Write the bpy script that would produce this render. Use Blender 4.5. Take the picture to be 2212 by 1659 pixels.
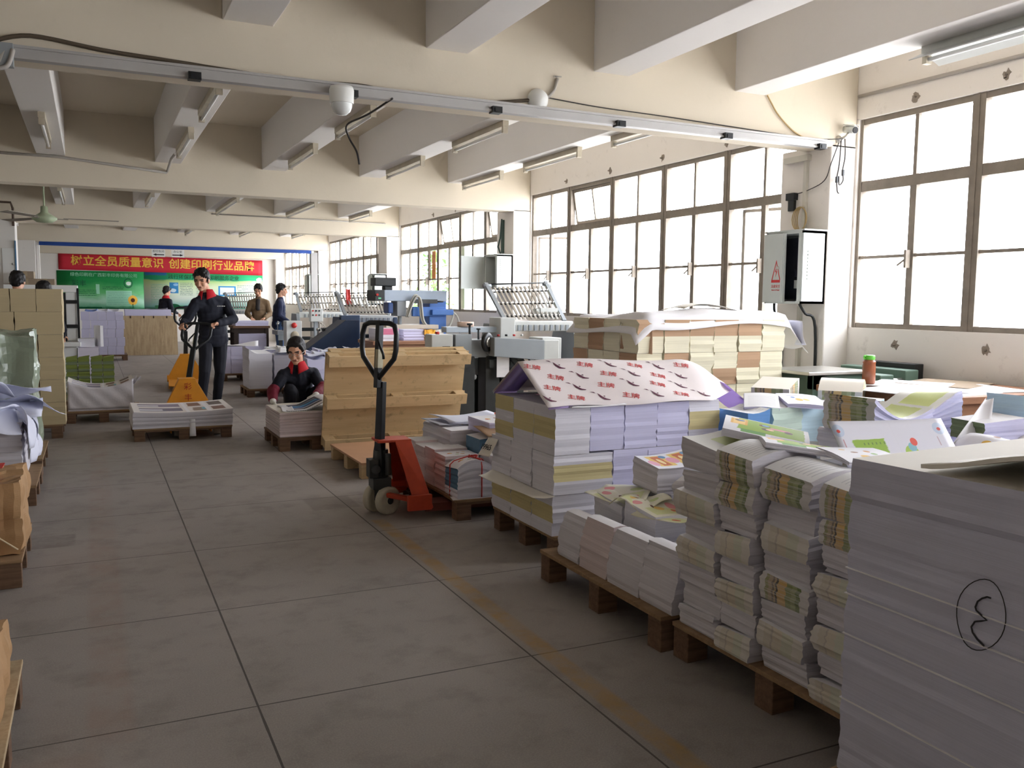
import bpy, bmesh, math, random
from math import sin, cos, pi, radians as R
from mathutils import Vector as V, Matrix as MX, noise as NZ

# ---------------------------------------------------------------- camera, sky, daylight, exposure
SC = bpy.context.scene
COL = SC.collection
for _o in list(bpy.data.objects): bpy.data.objects.remove(_o)
FPX = 1897.9                                   # focal length in pixels of the 2212 px wide frame
cam_d = bpy.data.cameras.new('camera'); cam = bpy.data.objects.new('camera', cam_d); COL.objects.link(cam)
cam_d.sensor_fit = 'HORIZONTAL'; cam_d.sensor_width = 36.0; cam_d.lens = FPX*36.0/2212; cam_d.clip_start = .05; cam_d.clip_end = 300
YAW, PITCH, ROLL = .445739, .0942919, .0099492
_f = V((sin(YAW)*cos(PITCH), cos(YAW)*cos(PITCH), -sin(PITCH))); _r = V((cos(YAW), -sin(YAW), 0)); _u = _r.cross(_f)
_r2 = _r*cos(ROLL)+_u*sin(ROLL); _u2 = _u*cos(ROLL)-_r*sin(ROLL)
m3 = MX((_r2, _u2, -_f)).transposed().to_4x4(); m3.translation = V((0, 0, 1.4)); cam.matrix_world = m3
SC.camera = cam

wd = bpy.data.worlds.new('overcast_sky'); SC.world = wd; wd.use_nodes = True
_bg = wd.node_tree.nodes['Background']; _bg.inputs[0].default_value = (.90, .93, 1, 1); _bg.inputs[1].default_value = 7.0
SC.view_settings.view_transform = 'Standard'; SC.view_settings.look = 'None'
SC.view_settings.exposure = 1.0; SC.view_settings.gamma = 1; SC.view_settings.use_curve_mapping = False
def portal(name, loc, rot, sx, sy):
    l = bpy.data.lights.new(name, 'AREA'); l.shape = 'RECTANGLE'; l.size = sx; l.size_y = sy; l.cycles.is_portal = True
    o = bpy.data.objects.new(name, l); COL.objects.link(o); o.location = loc; o.rotation_euler = rot

# ---------------------------------------------------------------- helpers
RND = random.Random(7)
def lin(c):
    if isinstance(c, str): c = tuple(int(c[i:i+2], 16) for i in (0, 2, 4))
    f = lambda v: (v/255/12.92) if v <= 10.31 else ((v/255+.055)/1.055)**2.4
    return (f(c[0]), f(c[1]), f(c[2]), 1)
class NT:
    """terse node graph writer"""
    def __init__(s, name):
        s.m = bpy.data.materials.new(name); s.m.use_nodes = True; s.t = s.m.node_tree; s.n = s.t.nodes
        s.b = s.n['Principled BSDF']; s.m.diffuse_color = (.6, .6, .6, 1)
    def add(s, typ, **k):
        n = s.n.new(typ)
        for a, v in k.items(): setattr(n, a, v)
        return n
    def put(s, sock, v):
        if isinstance(v, bpy.types.NodeSocket): s.t.links.new(v, sock)
        elif v is not None: sock.default_value = v
    def coord(s, kind='Object', scale=(1, 1, 1), rot=(0, 0, 0)):
        c = s.add('ShaderNodeTexCoord'); m = s.add('ShaderNodeMapping'); m.inputs['Scale'].default_value = scale; m.inputs['Rotation'].default_value = rot
        s.t.links.new(c.outputs[kind], m.inputs['Vector']); return m.outputs[0]
    def noise(s, vec, scale, detail=4, rough=.55):
        n = s.add('ShaderNodeTexNoise'); s.put(n.inputs['Vector'], vec); n.inputs['Scale'].default_value = scale
        n.inputs['Detail'].default_value = detail; n.inputs['Roughness'].default_value = rough; return n.outputs['Fac']
    def math(s, op, a, b=None, c=None, clamp=False):
        n = s.add('ShaderNodeMath', operation=op, use_clamp=clamp)
        for i, v in enumerate((a, b, c)): s.put(n.inputs[i], v)
        return n.outputs[0]
    def ramp(s, fac, stops, interp='LINEAR'):
        n = s.add('ShaderNodeValToRGB'); s.put(n.inputs[0], fac); cr = n.color_ramp; cr.interpolation = interp
        while len(cr.elements) < len(stops): cr.elements.new(.5)
        for e, (p, c) in zip(cr.elements, stops): e.position = p; e.color = c if len(c) == 4 and not isinstance(c, str) else lin(c)
        return n.outputs[0]
    def mix(s, fac, a, b, mode='MIX'):
        n = s.add('ShaderNodeMix', data_type='RGBA', blend_type=mode)
        s.put(n.inputs[0], fac); s.put(n.inputs[6], a); s.put(n.inputs[7], b); return n.outputs[2]
    def sep(s, vec):
        n = s.add('ShaderNodeSeparateXYZ'); s.put(n.inputs[0], vec); return n.outputs
    def box(s, x, y, x0, x1, y0, y1, soft=.01):
        def edge(v, lo, hi):
            a = s.math('MULTIPLY', s.math('SUBTRACT', v, lo), 1/soft, clamp=True); b = s.math('MULTIPLY', s.math('SUBTRACT', hi, v), 1/soft, clamp=True)
            return s.math('MULTIPLY', a, b)
        return s.math('MULTIPLY', edge(x, x0, x1), edge(y, y0, y1))
    def bump(s, h, strength=.2, dist=.01):
        n = s.add('ShaderNodeBump'); n.inputs['Strength'].default_value = strength; n.inputs['Distance'].default_value = dist
        s.put(n.inputs['Height'], h); s.t.links.new(n.outputs[0], s.b.inputs['Normal'])
    def done(s, col=None, rough=.6, metal=0, spec=.5):
        s.put(s.b.inputs['Base Color'], col); s.put(s.b.inputs['Roughness'], rough); s.b.inputs['Metallic'].default_value = metal
        s.b.inputs['Specular IOR Level'].default_value = spec; return s.m
MATS = {}
def mat(name, c, rough=.6, metal=0, var=.12, scale=6., bump=0, spec=.4):
    """plain painted / plastic / cloth surface with a little procedural wear"""
    if name in MATS: return MATS[name]
    g = NT(name); base = lin(c); v = g.coord('Object')
    dark = tuple(x*(1-var) for x in base[:3])+(1,); lite = tuple(min(1, x*(1+var*.6)) for x in base[:3])+(1,)
    f = g.noise(v, scale); col = g.mix(f, dark, lite)
    if bump: g.bump(g.noise(v, scale*8, 3), bump, .004)
    MATS[name] = g.done(col, rough, metal, spec); return MATS[name]

class MB:
    """collects shapes into ONE mesh"""
    def __init__(s): s.v = []; s.f = []; s.mi = []; s.uv = []; s.sm = []
    def poly(s, pts, m=0, M=None, uv=None, sm=False):
        k = len(s.v)
        for p in pts: s.v.append(tuple(M @ V(p)) if M else tuple(p))
        s.f.append(list(range(k, k+len(pts)))); s.mi.append(m); s.uv.append(uv); s.sm.append(sm)
    def faces(s, vs, fs, m=0, M=None, sm=False, uvs=None):
        k = len(s.v)
        s.v += [tuple(M @ V(p)) for p in vs] if M else [tuple(p) for p in vs]
        for i, f in enumerate(fs):
            s.f.append([k+j for j in f]); s.mi.append(m[i] if isinstance(m, list) else m); s.uv.append(uvs[i] if uvs else None); s.sm.append(sm)
    def box(s, x0, x1, y0, y1, z0, z1, m=0, M=None):
        vs = [(x, y, z) for z in (z0, z1) for x, y in ((x0, y0), (x1, y0), (x1, y1), (x0, y1))]
        s.faces(vs, [(3, 2, 1, 0), (4, 5, 6, 7), (0, 1, 5, 4), (1, 2, 6, 5), (2, 3, 7, 6), (3, 0, 4, 7)], m, M)
        return s
    def bar(s, p0, p1, w, h, m=0, up=(0, 0, 1)):
        """rectangular bar from p0 to p1"""
        p0 = V(p0); p1 = V(p1); d = p1-p0; L = d.length; d.normalize(); u = V(up); sx = d.cross(u)
        if sx.length < 1e-4: sx = d.cross(V((1, 0, 0)))
        sx.normalize(); u = sx.cross(d)
        M = MX((sx, d, u)).transposed().to_4x4(); M.translation = p0
        return s.box(-w/2, w/2, 0, L, -h/2, h/2, m, M)
    def tube(s, pts, r, m=0, n=8, cap=True, closed=False):
        pts = [V(p) for p in pts]; N = len(pts); rs = r if isinstance(r, (list, tuple)) else [r]*N
        k = len(s.v); prev = None
        for i, p in enumerate(pts):
            if closed: t = pts[(i+1) % N]-pts[i-1]
            else: t = pts[min(i+1, N-1)]-pts[max(i-1, 0)]
            t.normalize()
            a = (prev-t*prev.dot(t)) if prev else t.cross(V((0, 0, 1)) if abs(t.z) < .9 else V((1, 0, 0)))
            a.normalize(); prev = a; b = t.cross(a)
            for j in range(n): s.v.append(tuple(p+(a*cos(2*pi*j/n)+b*sin(2*pi*j/n))*rs[i]))
        for i in range(N if closed else N-1):
            i2 = (i+1) % N
            for j in range(n):
                s.f.append([k+i*n+j, k+i*n+(j+1) % n, k+i2*n+(j+1) % n, k+i2*n+j]); s.mi.append(m); s.uv.append(None); s.sm.append(True)
        if cap and not closed:
            for q in ([k+j for j in range(n)][::-1], [k+(N-1)*n+j for j in range(n)]): s.f.append(q); s.mi.append(m); s.uv.append(None); s.sm.append(False)
        return s
    def cyl(s, p0, p1, r, m=0, n=20, r2=None): return s.tube([p0, p1], [r, r if r2 is None else r2], m, n)
    def lathe(s, prof, m=0, n=24, M=None):
        """profile [(r,z)...] about local z"""
        vs = [(r*cos(2*pi*j/n), r*sin(2*pi*j/n), z) for r, z in prof for j in range(n)]
        fs = [(i*n+j, i*n+(j+1) % n, (i+1)*n+(j+1) % n, (i+1)*n+j) for i in range(len(prof)-1) for j in range(n)]
        s.faces(vs, fs, m, M, True)
        for i, rev in ((0, True), (len(prof)-1, False)):
            if prof[i][0] > 1e-4:
                r, z = prof[i]; q = [(r*cos(2*pi*j/n), r*sin(2*pi*j/n), z) for j in range(n)]
                s.poly(q[::-1] if rev else q, m, M)
        return s
    def prism(s, pts, h, m=0, M=None):
        """2-D outline (x,y) extruded by h along local z"""
        n = len(pts); vs = [(x, y, 0) for x, y in pts]+[(x, y, h) for x, y in pts]
        s.faces(vs, [tuple(range(n))[::-1], tuple(range(n, 2*n))]+[(i, (i+1) % n, n+(i+1) % n, n+i) for i in range(n)], m, M); return s
    def sheet(s, fn, nu, nv, m=0, th=.0015, M=None, sm=True, mfn=None):
        """thin sheet with real thickness; fn(u,v)->xyz"""
        g = [[V(fn(i/nu, j/nv)) for j in range(nv+1)] for i in range(nu+1)]
        k = len(s.v); nn = (nu+1)*(nv+1)
        for side in (0, 1):
            for i in range(nu+1):
                for j in range(nv+1):
                    p = g[i][j]
                    if side:
                        a = g[min(i+1, nu)][j]-g[max(i-1, 0)][j]; b = g[i][min(j+1, nv)]-g[i][max(j-1, 0)]
                        q = a.cross(b); q = q.normalized() if q.length > 1e-9 else V((0, 0, 1)); p = p-q*th
                    s.v.append(tuple(M @ p if M else p))
        ix = lambda i, j, d: k+d*nn+i*(nv+1)+j
        for i in range(nu):
            for j in range(nv):
                mm = mfn((i+.5)/nu, (j+.5)/nv) if mfn else m
                uv = [(i/nu, j/nv), ((i+1)/nu, j/nv), ((i+1)/nu, (j+1)/nv), (i/nu, (j+1)/nv)]
                s.f.append([ix(i, j, 0), ix(i+1, j, 0), ix(i+1, j+1, 0), ix(i, j+1, 0)]); s.mi.append(mm); s.uv.append(uv); s.sm.append(sm)
                s.f.append([ix(i, j, 1), ix(i, j+1, 1), ix(i+1, j+1, 1), ix(i+1, j, 1)]); s.mi.append(m); s.uv.append(None); s.sm.append(sm)
        def rim(a, b): s.f.append([ix(*a, 0), ix(*a, 1), ix(*b, 1), ix(*b, 0)]); s.mi.append(m); s.uv.append(None); s.sm.append(False)
        for i in range(nu): rim((i, 0), (i+1, 0)); rim((i+1, nv), (i, nv))
        for j in range(nv): rim((nu, j), (nu, j+1)); rim((0, j+1), (0, j))
        return s
    def build(s, name, mats, parent=None, loc=None, rz=0, bevel=0, M=None, fix=False):
        me = bpy.data.meshes.new(name); me.from_pydata(s.v, [], s.f)
        if not isinstance(mats, (list, tuple)): mats = [mats]
        for x in mats: me.materials.append(x)
        me.polygons.foreach_set('material_index', s.mi); me.polygons.foreach_set('use_smooth', s.sm)
        if any(s.uv):
            ul = me.uv_layers.new(name='UVMap').data
            for p, uv in zip(me.polygons, s.uv):
                if uv:
                    for li, c in zip(p.loop_indices, uv): ul[li].uv = c
        me.update()
        if fix:
            bm = bmesh.new(); bm.from_mesh(me); bmesh.ops.recalc_face_normals(bm, faces=bm.faces); bm.to_mesh(me); bm.free()
        o = bpy.data.objects.new(name, me); COL.objects.link(o)
        if parent: o.parent = parent
        if M: o.matrix_local = M
        else:
            if loc: o.location = loc
            if rz: o.rotation_euler = (0, 0, rz)
        if bevel:
            b = o.modifiers.new('soft_edges', 'BEVEL'); b.width = bevel; b.segments = 2; b.limit_method = 'ANGLE'; b.angle_limit = R(40)
        return o
def tag(o, label, cat, group=None):
    o['label'] = label; o['category'] = cat
    if group: o['group'] = group
    return o
def struct(o): o['kind'] = 'structure'; return o
def empty(name, loc, label, cat, group=None, rz=0):
    o = bpy.data.objects.new(name, None); COL.objects.link(o); o.location = loc; o.rotation_euler = (0, 0, rz); o.empty_display_size = .1
    return tag(o, label, cat, group)
def dup(root, loc, rz, label, group=None):
    r = root.copy(); COL.objects.link(r); r.location = loc; r.rotation_euler = (0, 0, rz); r['label'] = label
    if group: r['group'] = group
    for ch in list(root.children):
        c = ch.copy(); COL.objects.link(c); c.parent = r
        for gch in list(ch.children):
            d = gch.copy(); COL.objects.link(d); d.parent = c
    return r
def text(name, s, size, m, parent, M, depth=.001, align='CENTER', bold=0):
    """lettering as a flat mesh (default font with its own CJK glyphs)"""
    cu = bpy.data.curves.new(name, 'FONT'); cu.body = s; cu.size = size; cu.align_x = align; cu.align_y = 'CENTER'; cu.extrude = depth; cu.resolution_u = 3; cu.offset = bold
    t = bpy.data.objects.new(name, cu); COL.objects.link(t)
    dg = bpy.context.evaluated_depsgraph_get(); me = bpy.data.meshes.new_from_object(t.evaluated_get(dg)); bpy.data.objects.remove(t)
    me.materials.clear(); me.materials.append(m); me.name = name
    o = bpy.data.objects.new(name, me); COL.objects.link(o); o.parent = parent; o.matrix_local = M; return o
def frame(origin, xdir, ydir):
    x = V(xdir).normalized(); y = V(ydir); y = (y-x*y.dot(x)).normalized(); z = x.cross(y)
    M = MX((x, y, z)).transposed().to_4x4(); M.translation = V(origin); return M
ORD = ['first', 'second', 'third', 'fourth', 'fifth', 'sixth', 'seventh', 'eighth', 'ninth', 'tenth', 'eleventh', 'twelfth']

# ---------------------------------------------------------------- materials with structure of their own
def mk_plaster(name, c, dirt=.25, lo=None):
    g = NT(name); v = g.coord('Object'); b = lin(c)
    n1 = g.noise(v, .9, 5); n2 = g.noise(v, 7, 5, .7)
    col = g.mix(g.math('MULTIPLY', n1, .35), b, tuple(x*.8 for x in b[:3])+(1,))
    st = g.ramp(n2, [(.60, (0, 0, 0, 1)), (.8, (1, 1, 1, 1))]); col = g.mix(g.math('MULTIPLY', st, dirt), col, lin((120, 105, 88)))
    g.bump(g.noise(v, 30, 3), .08, .01); return g.done(col, .85, 0, .2)
PLASTER = mk_plaster('cream plaster', (226, 215, 196), .08)
JOISTP = mk_plaster('bounce-lit joist plaster', (240, 236, 232), .06)  # joists paler than beams: floor-bounced light on their undersides put into the colour
PLASTER_R = mk_plaster('stained window wall plaster', (238, 232, 225), .3)
WHITEWALL = mk_plaster('white wall paint', (238, 234, 228), .06)
def mk_floor():
    g = NT('terrazzo concrete floor'); v = g.coord('Object'); x, y, z = g.sep(v)
    n1 = g.noise(v, .7, 5); n2 = g.noise(v, 160, 2, .6); n3 = g.noise(v, 4.5, 5, .65)
    col = g.ramp(n1, [(.3, (142, 135, 130)), (.7, (164, 156, 150))])
    sp = g.ramp(n2, [(.42, (0, 0, 0, 1)), (.62, (1, 1, 1, 1))]); col = g.mix(g.math('MULTIPLY', sp, .3), col, lin((181, 173, 162)))
    dk = g.ramp(n3, [(.5, (0, 0, 0, 1)), (.75, (1, 1, 1, 1))]); col = g.mix(g.math('MULTIPLY', dk, .35), col, lin((86, 78, 70)))
    # saw-cut joints
    def joint(c, off, pitch, w):
        t = g.math('DIVIDE', g.math('SUBTRACT', c, off-.5*pitch), pitch); fr = g.math('FRACT', t); d = g.math('MULTIPLY', g.math('ABSOLUTE', g.math('SUBTRACT', fr, .5)), pitch)
        return g.math('LESS_THAN', g.math('ADD', d, g.math('MULTIPLY', g.math('SUBTRACT', n3, .5), .006)), w)
    j = g.math('MAXIMUM', joint(x, .475, 1.055, .004), joint(y, 3.0, 1.03, .0035))
    col = g.mix(g.math('MULTIPLY', j, .85), col, lin((52, 46, 42)))
    # worn yellow aisle line, old reddish line, two patched holes
    wear = g.ramp(g.noise(v, 5, 6, .7), [(.42, (0, 0, 0, 1)), (.62, (1, 1, 1, 1))])
    yl = g.box(x, y, 1.555, 1.66, 1.2, 5.35, .02); col = g.mix(g.math('MULTIPLY', yl, g.math('MULTIPLY_ADD', wear, .45, .3)), col, lin((176, 140, 74)))
    rl = g.box(x, y, -.07, .10, 2.9, 9.5, .03); col = g.mix(g.math('MULTIPLY', rl, g.math('MULTIPLY_ADD', wear, .2, .06)), col, lin((150, 112, 92)))
    rl2 = g.box(x, y, -1.4, .0, 2.72, 2.92, .05); col = g.mix(g.math('MULTIPLY', rl2, .16), col, lin((140, 100, 70)))
    p1 = g.box(x, y, -.41, -.12, 5.43, 5.72, .015); p2 = g.box(x, y, 1.28, 1.62, 5.72, 6.1, .02)
    col = g.mix(g.math('MULTIPLY', p1, g.math('MULTIPLY_ADD', wear, .35, .15)), col, lin((84, 76, 68))); col = g.mix(g.math('MULTIPLY', p2, .3), col, lin((92, 84, 74)))
    g.bump(n2, .12, .004)
    return g.done(col, g.math('MULTIPLY_ADD', n3, .25, .42), 0, .35)
def mk_wood(name, a, b, scale=1., grain=(1, 14, 14), rough=.7, stain=.35):
    g = NT(name); v = g.coord('Object', tuple(q*scale for q in grain)); n = g.noise(v, 3.2, 6, .65)
    col = g.ramp(n, [(.3, a), (.7, b)]); st = g.ramp(g.noise(g.coord('Object'), 9, 5, .7), [(.56, (0, 0, 0, 1)), (.74, (1, 1, 1, 1))])
    col = g.mix(g.math('MULTIPLY', st, stain), col, lin((70, 52, 36))); g.bump(n, .2, .004); return g.done(col, rough, 0, .25)
PALLET = mk_wood('weathered pallet wood', (128, 102, 76), (164, 134, 100))
PALLETX = mk_wood('dark pallet wood', (96, 74, 58), (128, 100, 78))
PINE = mk_wood('pale pine pallet boards', (204, 174, 132), (222, 194, 150), .6, (.8, 8, 8), .6, .5)
PLY = mk_wood('worn plywood', (168, 144, 112), (200, 178, 142), 1, (7, 7, 1), .7, .22)
TABLEW = mk_wood('brown table wood', (138, 98, 74), (168, 124, 94), 1, (1, 10, 10), .5, .2)
def mk_edges(name, c, line=.16, freq=260., tone=None):
    """cut edges of a stack of sheets: fine level lines"""
    g = NT(name); v = g.coord('Object', (1.2, 1.2, 1)); v2 = g.coord('Object', (2, 2, freq)); b = lin(c)
    n = g.noise(v2, 1.0, 2, .6); n0 = g.noise(v, 3, 3)
    col = g.mix(g.math('MULTIPLY', g.ramp(n, [(.35, (1, 1, 1, 1)), (.62, (0, 0, 0, 1))]), line), b, tuple(x*.45 for x in b[:3])+(1,))
    col = g.mix(g.math('MULTIPLY', n0, .12), col, lin(tone or (152, 148, 154)))
    g.bump(n, .25, .003); return g.done(col, .8, 0, .15)
PAPER = mk_edges('white paper cut edges', (232, 230, 238))
LAV = mk_edges('lavender white paper edges', (214, 212, 240), .12)
GREYP = mk_edges('pale grey newsprint edges', (218, 214, 220), .2)
CREAM = mk_edges('cream book block edges', (240, 234, 206), .2)
BEIGE = mk_edges('beige board edges', (196, 178, 140), .1)
YELP = mk_edges('yellow sheet edges', (216, 202, 150), .12)
PINKP = mk_edges('pinkish paper edges', (222, 206, 206), .2)
BLUEP = mk_edges('blue printed edges', (110, 160, 220), .15)
PBLUE = mk_edges('pale blue printed edges', (196, 222, 232), .12)
MINT = mk_edges('pale mint printed edges', (206, 226, 212), .12)
GREENP = mk_edges('green printed edges', (128, 142, 62), .25)
GREEND = mk_edges('dull green fore edges', (124, 138, 100), .35)
KRAFTE = mk_edges('kraft spine board', (192, 158, 126), .1, 150)
SHEET = mat('white sheet', (238, 236, 238), .7, var=.04)
SHEETB = mat('bluish white sheet', (226, 228, 244), .7, var=.04)
SHEETW = mat('warm white sheet', (240, 234, 222), .7, var=.05)
def mk_spine():
    """printed spines: vertical colour bars with fine level lines"""
    g = NT('textbook spines with colour bars'); u, v, _ = g.sep(g.coord('UV')); ob = g.coord('Object', (2, 2, 300)); n = g.noise(ob, 1, 2, .6)
    w = g.math('ADD', u, g.math('MULTIPLY', g.math('SUBTRACT', g.noise(g.coord('Object', (3, 3, 60)), 1, 2), .5), .05))
    W = (214, 210, 208)
    col = g.ramp(w, [(0, W), (.1, (146, 146, 92)), (.16, (178, 158, 128)), (.24, (120, 104, 88)), (.285, (186, 160, 118)), (.32, (60, 54, 50)), (.36, (214, 176, 106)), (.54, (140, 148, 92)), (.66, (160, 168, 118)), (.76, (110, 128, 74)), (.84, W)], 'CONSTANT')
    col = g.mix(g.math('MULTIPLY', g.ramp(n, [(.35, (1, 1, 1, 1)), (.65, (0, 0, 0, 1))]), .6), col, lin(W)); g.bump(n, .25, .003); return g.done(col, .7, 0, .2)
SPINE = mk_spine()
def mk_spine2():
    g = NT('faded textbook spines'); u, v, _ = g.sep(g.coord('UV')); ob = g.coord('Object', (2, 2, 300)); n = g.noise(ob, 1, 2, .6); W = (216, 210, 202)
    col = g.ramp(u, [(0, W), (.14, (208, 200, 186)), (.3, (192, 182, 172)), (.34, (212, 202, 184)), (.55, (204, 204, 186)), (.8, W)], 'CONSTANT')
    col = g.mix(g.math('MULTIPLY', g.ramp(n, [(.35, (1, 1, 1, 1)), (.6, (0, 0, 0, 1))]), .35), col, lin(W)); g.bump(n, .25, .003); return g.done(col, .7, 0, .2)
SPINEF = mk_spine2()
STEEL = mat('grey machine enamel', (150, 156, 160), .45, .1); DSTEEL = mat('dark machine iron', (64, 66, 66), .5, .3, .3, 14)
LSTEEL = mat('pale grey enamel', (206, 208, 204), .4); CHROME = mat('worn bright metal', (196, 194, 188), .3, .85, .15)
BLACK = mat('black painted steel', (34, 36, 38), .4, .1, .3, 9); RUBBER = mat('black rubber', (26, 26, 27), .6); NYLON = mat('dirty cream nylon', (204, 196, 176), .55, 0, .3, 20)
NAVYM = mat('navy machine enamel', (38, 56, 84), .45, .05, .3); BLUEM = mat('blue machine enamel', (78, 124, 196), .45); BLUEG = mat('pale blue-grey enamel', (176, 190, 206), .45)
ORANGE = mat('orange-red jack paint', (196, 72, 42), .5, 0, .35, 12); YELLOW = mat('yellow jack paint', (226, 150, 36), .5, 0, .2, 8)
RED = mat('red plastic', (196, 50, 44), .5); BANNER_R = mat('banner red vinyl', (204, 40, 58), .6, 0, .08, 1)
GOLD = mat('yellow banner lettering', (236, 192, 76), .6, 0, .05); INK = mat('black ink', (40, 38, 40), .7); REDINK = mat('red print', (206, 66, 66), .7)
KRAFT = mat('kraft wrapping paper', (176, 138, 96), .75, 0, .25, 9, .3); CARD = mat('brown cardboard', (158, 140, 118), .8, 0, .15)
FRAMEM = mat('grimy steel window frame', (138, 128, 116), .6, .1, .35, 10); GREENM = mat('dull green machine enamel', (104, 130, 116), .45, 0, .15); WPLAST = mat('white plastic', (236, 236, 232), .45, 0, .04)
CABLE = mat('dark cable', (52, 48, 46), .6); TAN = mat('yellowed cable', (190, 164, 116), .6); GREYPIPE = mat('grey conduit', (176, 170, 162), .6, 0, .15)
DARKIN = mat('dark cabinet interior', (48, 50, 62), .6, 0, .3, 20); BLUEBEAM = mat('blue painted rail', (30, 70, 150), .5, 0, .2)
TUBE = mat('unlit fluorescent tube', (236, 236, 234), .25, 0, .02, 3, 0, .6); FIXT = mat('dusty lamp housing', (196, 186, 166), .6, 0, .25, 10)
# ---------------------------------------------------------------- the hall
XW, SLAB, HB, HS = 5.8, 3.54, 2.685, 3.02      # window wall, slab, undersides of main and secondary beams
YB = [5.526+6.05*k for k in range(-2, 5)]       # fronts of the main beams
YFAR, XLEFT, YBACK = 29.95, -6.0, -6.9
b = MB(); b.box(XLEFT-.2, XW+.2, YBACK-.2, YFAR+.2, -.25, 0); struct(b.build('floor', mk_floor()))
b = MB(); b.box(XLEFT-.2, XW+.15, YBACK-.2, YFAR+.2, SLAB, SLAB+.2); struct(b.build('ceiling', PLASTER))
for y in YB:
    b = MB(); b.box(XLEFT, XW, y, y+.284, HB, SLAB+.05); struct(b.build('ceiling_beam', PLASTER, bevel=.008))
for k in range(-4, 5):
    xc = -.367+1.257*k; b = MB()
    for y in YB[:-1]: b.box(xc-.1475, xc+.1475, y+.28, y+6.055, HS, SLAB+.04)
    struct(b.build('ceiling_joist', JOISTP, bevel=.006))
b = MB(); b.box(XW, XW+.15, YBACK, YFAR, 0, 1.205); b.box(XW, XW+.15, YBACK, YFAR, 2.925, SLAB)
for y in YB: b.box(XW, XW+.15, max(y-.02, YBACK), min(y+.6, YFAR), 1.2, 2.93)
struct(b.build('wall_right', PLASTER_R))
for y in YB:
    b = MB(); b.box(5.527, XW+.02, y, y+.574, 0, HB+.03); struct(b.build('wall_pillar', PLASTER_R, bevel=.012))
for y in YB[3:6]:
    b = MB(); b.box(-1.64, -1.15, y-.08, y+.38, 0, HB+.02); struct(b.build('hall_pillar', WHITEWALL, bevel=.01))
b = MB(); b.box(XLEFT, XW+.15, YFAR, YFAR+.2, 0, SLAB); struct(b.build('wall_back', WHITEWALL))
b = MB(); b.box(XLEFT-.2, XLEFT, YBACK, YFAR, 0, SLAB); struct(b.build('wall_left', PLASTER))
b = MB(); b.box(XLEFT-.2, XW+.15, YBACK-.2, YBACK, 0, SLAB); struct(b.build('wall_front', PLASTER))
b = MB(); b.box(XLEFT, -1.13, YB[5]+.05, YB[5]+.2, 0, HB+.02); b.box(-1.13, -1.07, YB[5]+.02, YB[5]+.24, 0, 2.66); struct(b.build('partition_wall', WHITEWALL))
b = MB(); b.box(5.33, 5.5, YB[5]-.02, YB[5]+.2, 0, 2.63); struct(b.build('trim_1', mat('grey door post', (150, 148, 146), .6)))
b = MB(); b.box(-40, 70, -45, 75, -.5, -.3); struct(b.build('outside_ground', mat('pale concrete yard', (236, 234, 228), .9)))
# ---------------------------------------------------------------- windows: steel frames, casements, thin panes
def mk_glass(name, tint=(1, 1, 1, 1), f=.06):
    g = NT(name); n = g.n; n.remove(g.b); out = n['Material Output']
    tr = g.add('ShaderNodeBsdfTransparent'); tr.inputs[0].default_value = tint; gl = g.add('ShaderNodeBsdfGlossy'); gl.inputs['Roughness'].default_value = .03
    mx = g.add('ShaderNodeMixShader'); mx.inputs[0].default_value = f
    for a, q in ((tr, 1), (gl, 2)): g.t.links.new(a.outputs[0], mx.inputs[q])
    g.t.links.new(mx.outputs[0], out.inputs['Surface']); return g.m
GLASS = mk_glass('dusty window glass'); GGREEN = mk_glass('greenish glass', (.42, .52, .40, 1), .1)
Z0, Z1, Z2, Z3 = 1.205, 1.79, 2.375, 2.925
def window(idx, yf, yn, tilt=()):
    """yf far jamb, yn near jamb"""
    b = MB(); n = 5; p = (yf-yn)/n; x0, x1 = XW+.03, XW+.085
    for z, h in ((Z0+.015, .05), (Z2, .085), (Z3-.02, .055)): b.box(x0, x1, yn, yf, z-h/2, z+h/2)
    b.box(x0+.01, x1-.01, yn, yf, Z1-.012, Z1+.012)
    for i in range(n+1):
        y = yf-p*i; w = .105 if 0 < i < n else .06; b.box(x0-.005, x1+.005, max(y-w/2, yn), min(y+w/2, yf), Z0, Z3)
        if 0 < i < n: b.box(x0-.012, x0, y-.008, y+.008, Z0, Z3)
    for i in range(n):
        y = yf-p*(i+.5); b.box(x0+.005, x1-.01, y-.03, y+.03, Z0, Z2)
        if i not in tilt: b.box(x0+.01, x1-.015, y-.016, y+.016, Z2, Z3)
        b.box(x0-.05, x0, y-.01, y+.01, Z1-.1, Z1+.04); b.bar((x0-.04, y, Z1-.03), (x0-.05, y+.07, Z1-.08), .012, .012)
    w = struct(b.build('window_%d' % idx, FRAMEM))
    g = MB()
    for z0, z1, top in ((Z0, Z2, 0), (Z2, Z3, 1)):
        for i in range(n):
            if top and i in tilt: continue
            g.box(x0+.028, x0+.032, yf-p*(i+1), yf-p*i, z0, z1)
    g.build('glass', GLASS, w)
    for i in tilt:                                        # top-hung vents standing ajar
        s = MB(); ya, yb = yf-p*(i+1)+.055, yf-p*i-.055; M = MX.Translation((x0+.03, 0, Z3-.05))@MX.Rotation(R(-9), 4, 'Y')
        hh = Z3-Z2-.1
        for q in ((ya, yb, -.035, 0), (ya, yb, -hh, -hh+.035), (ya, ya+.03, -hh, 0), (yb-.03, yb, -hh, 0), ((ya+yb)/2-.012, (ya+yb)/2+.012, -hh, 0)): s.box(-.012, .012, *q, 0, M)
        o = s.build('sash', FRAMEM, w); q = MB(); q.box(-.002, .002, ya, yb, -hh, 0, 0, M); q.build('glass', GLASS, o)
    return w
TILT = {1: (), 2: (1,), 3: (2, 4), 4: (4,), 5: (), 6: ()}
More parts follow.
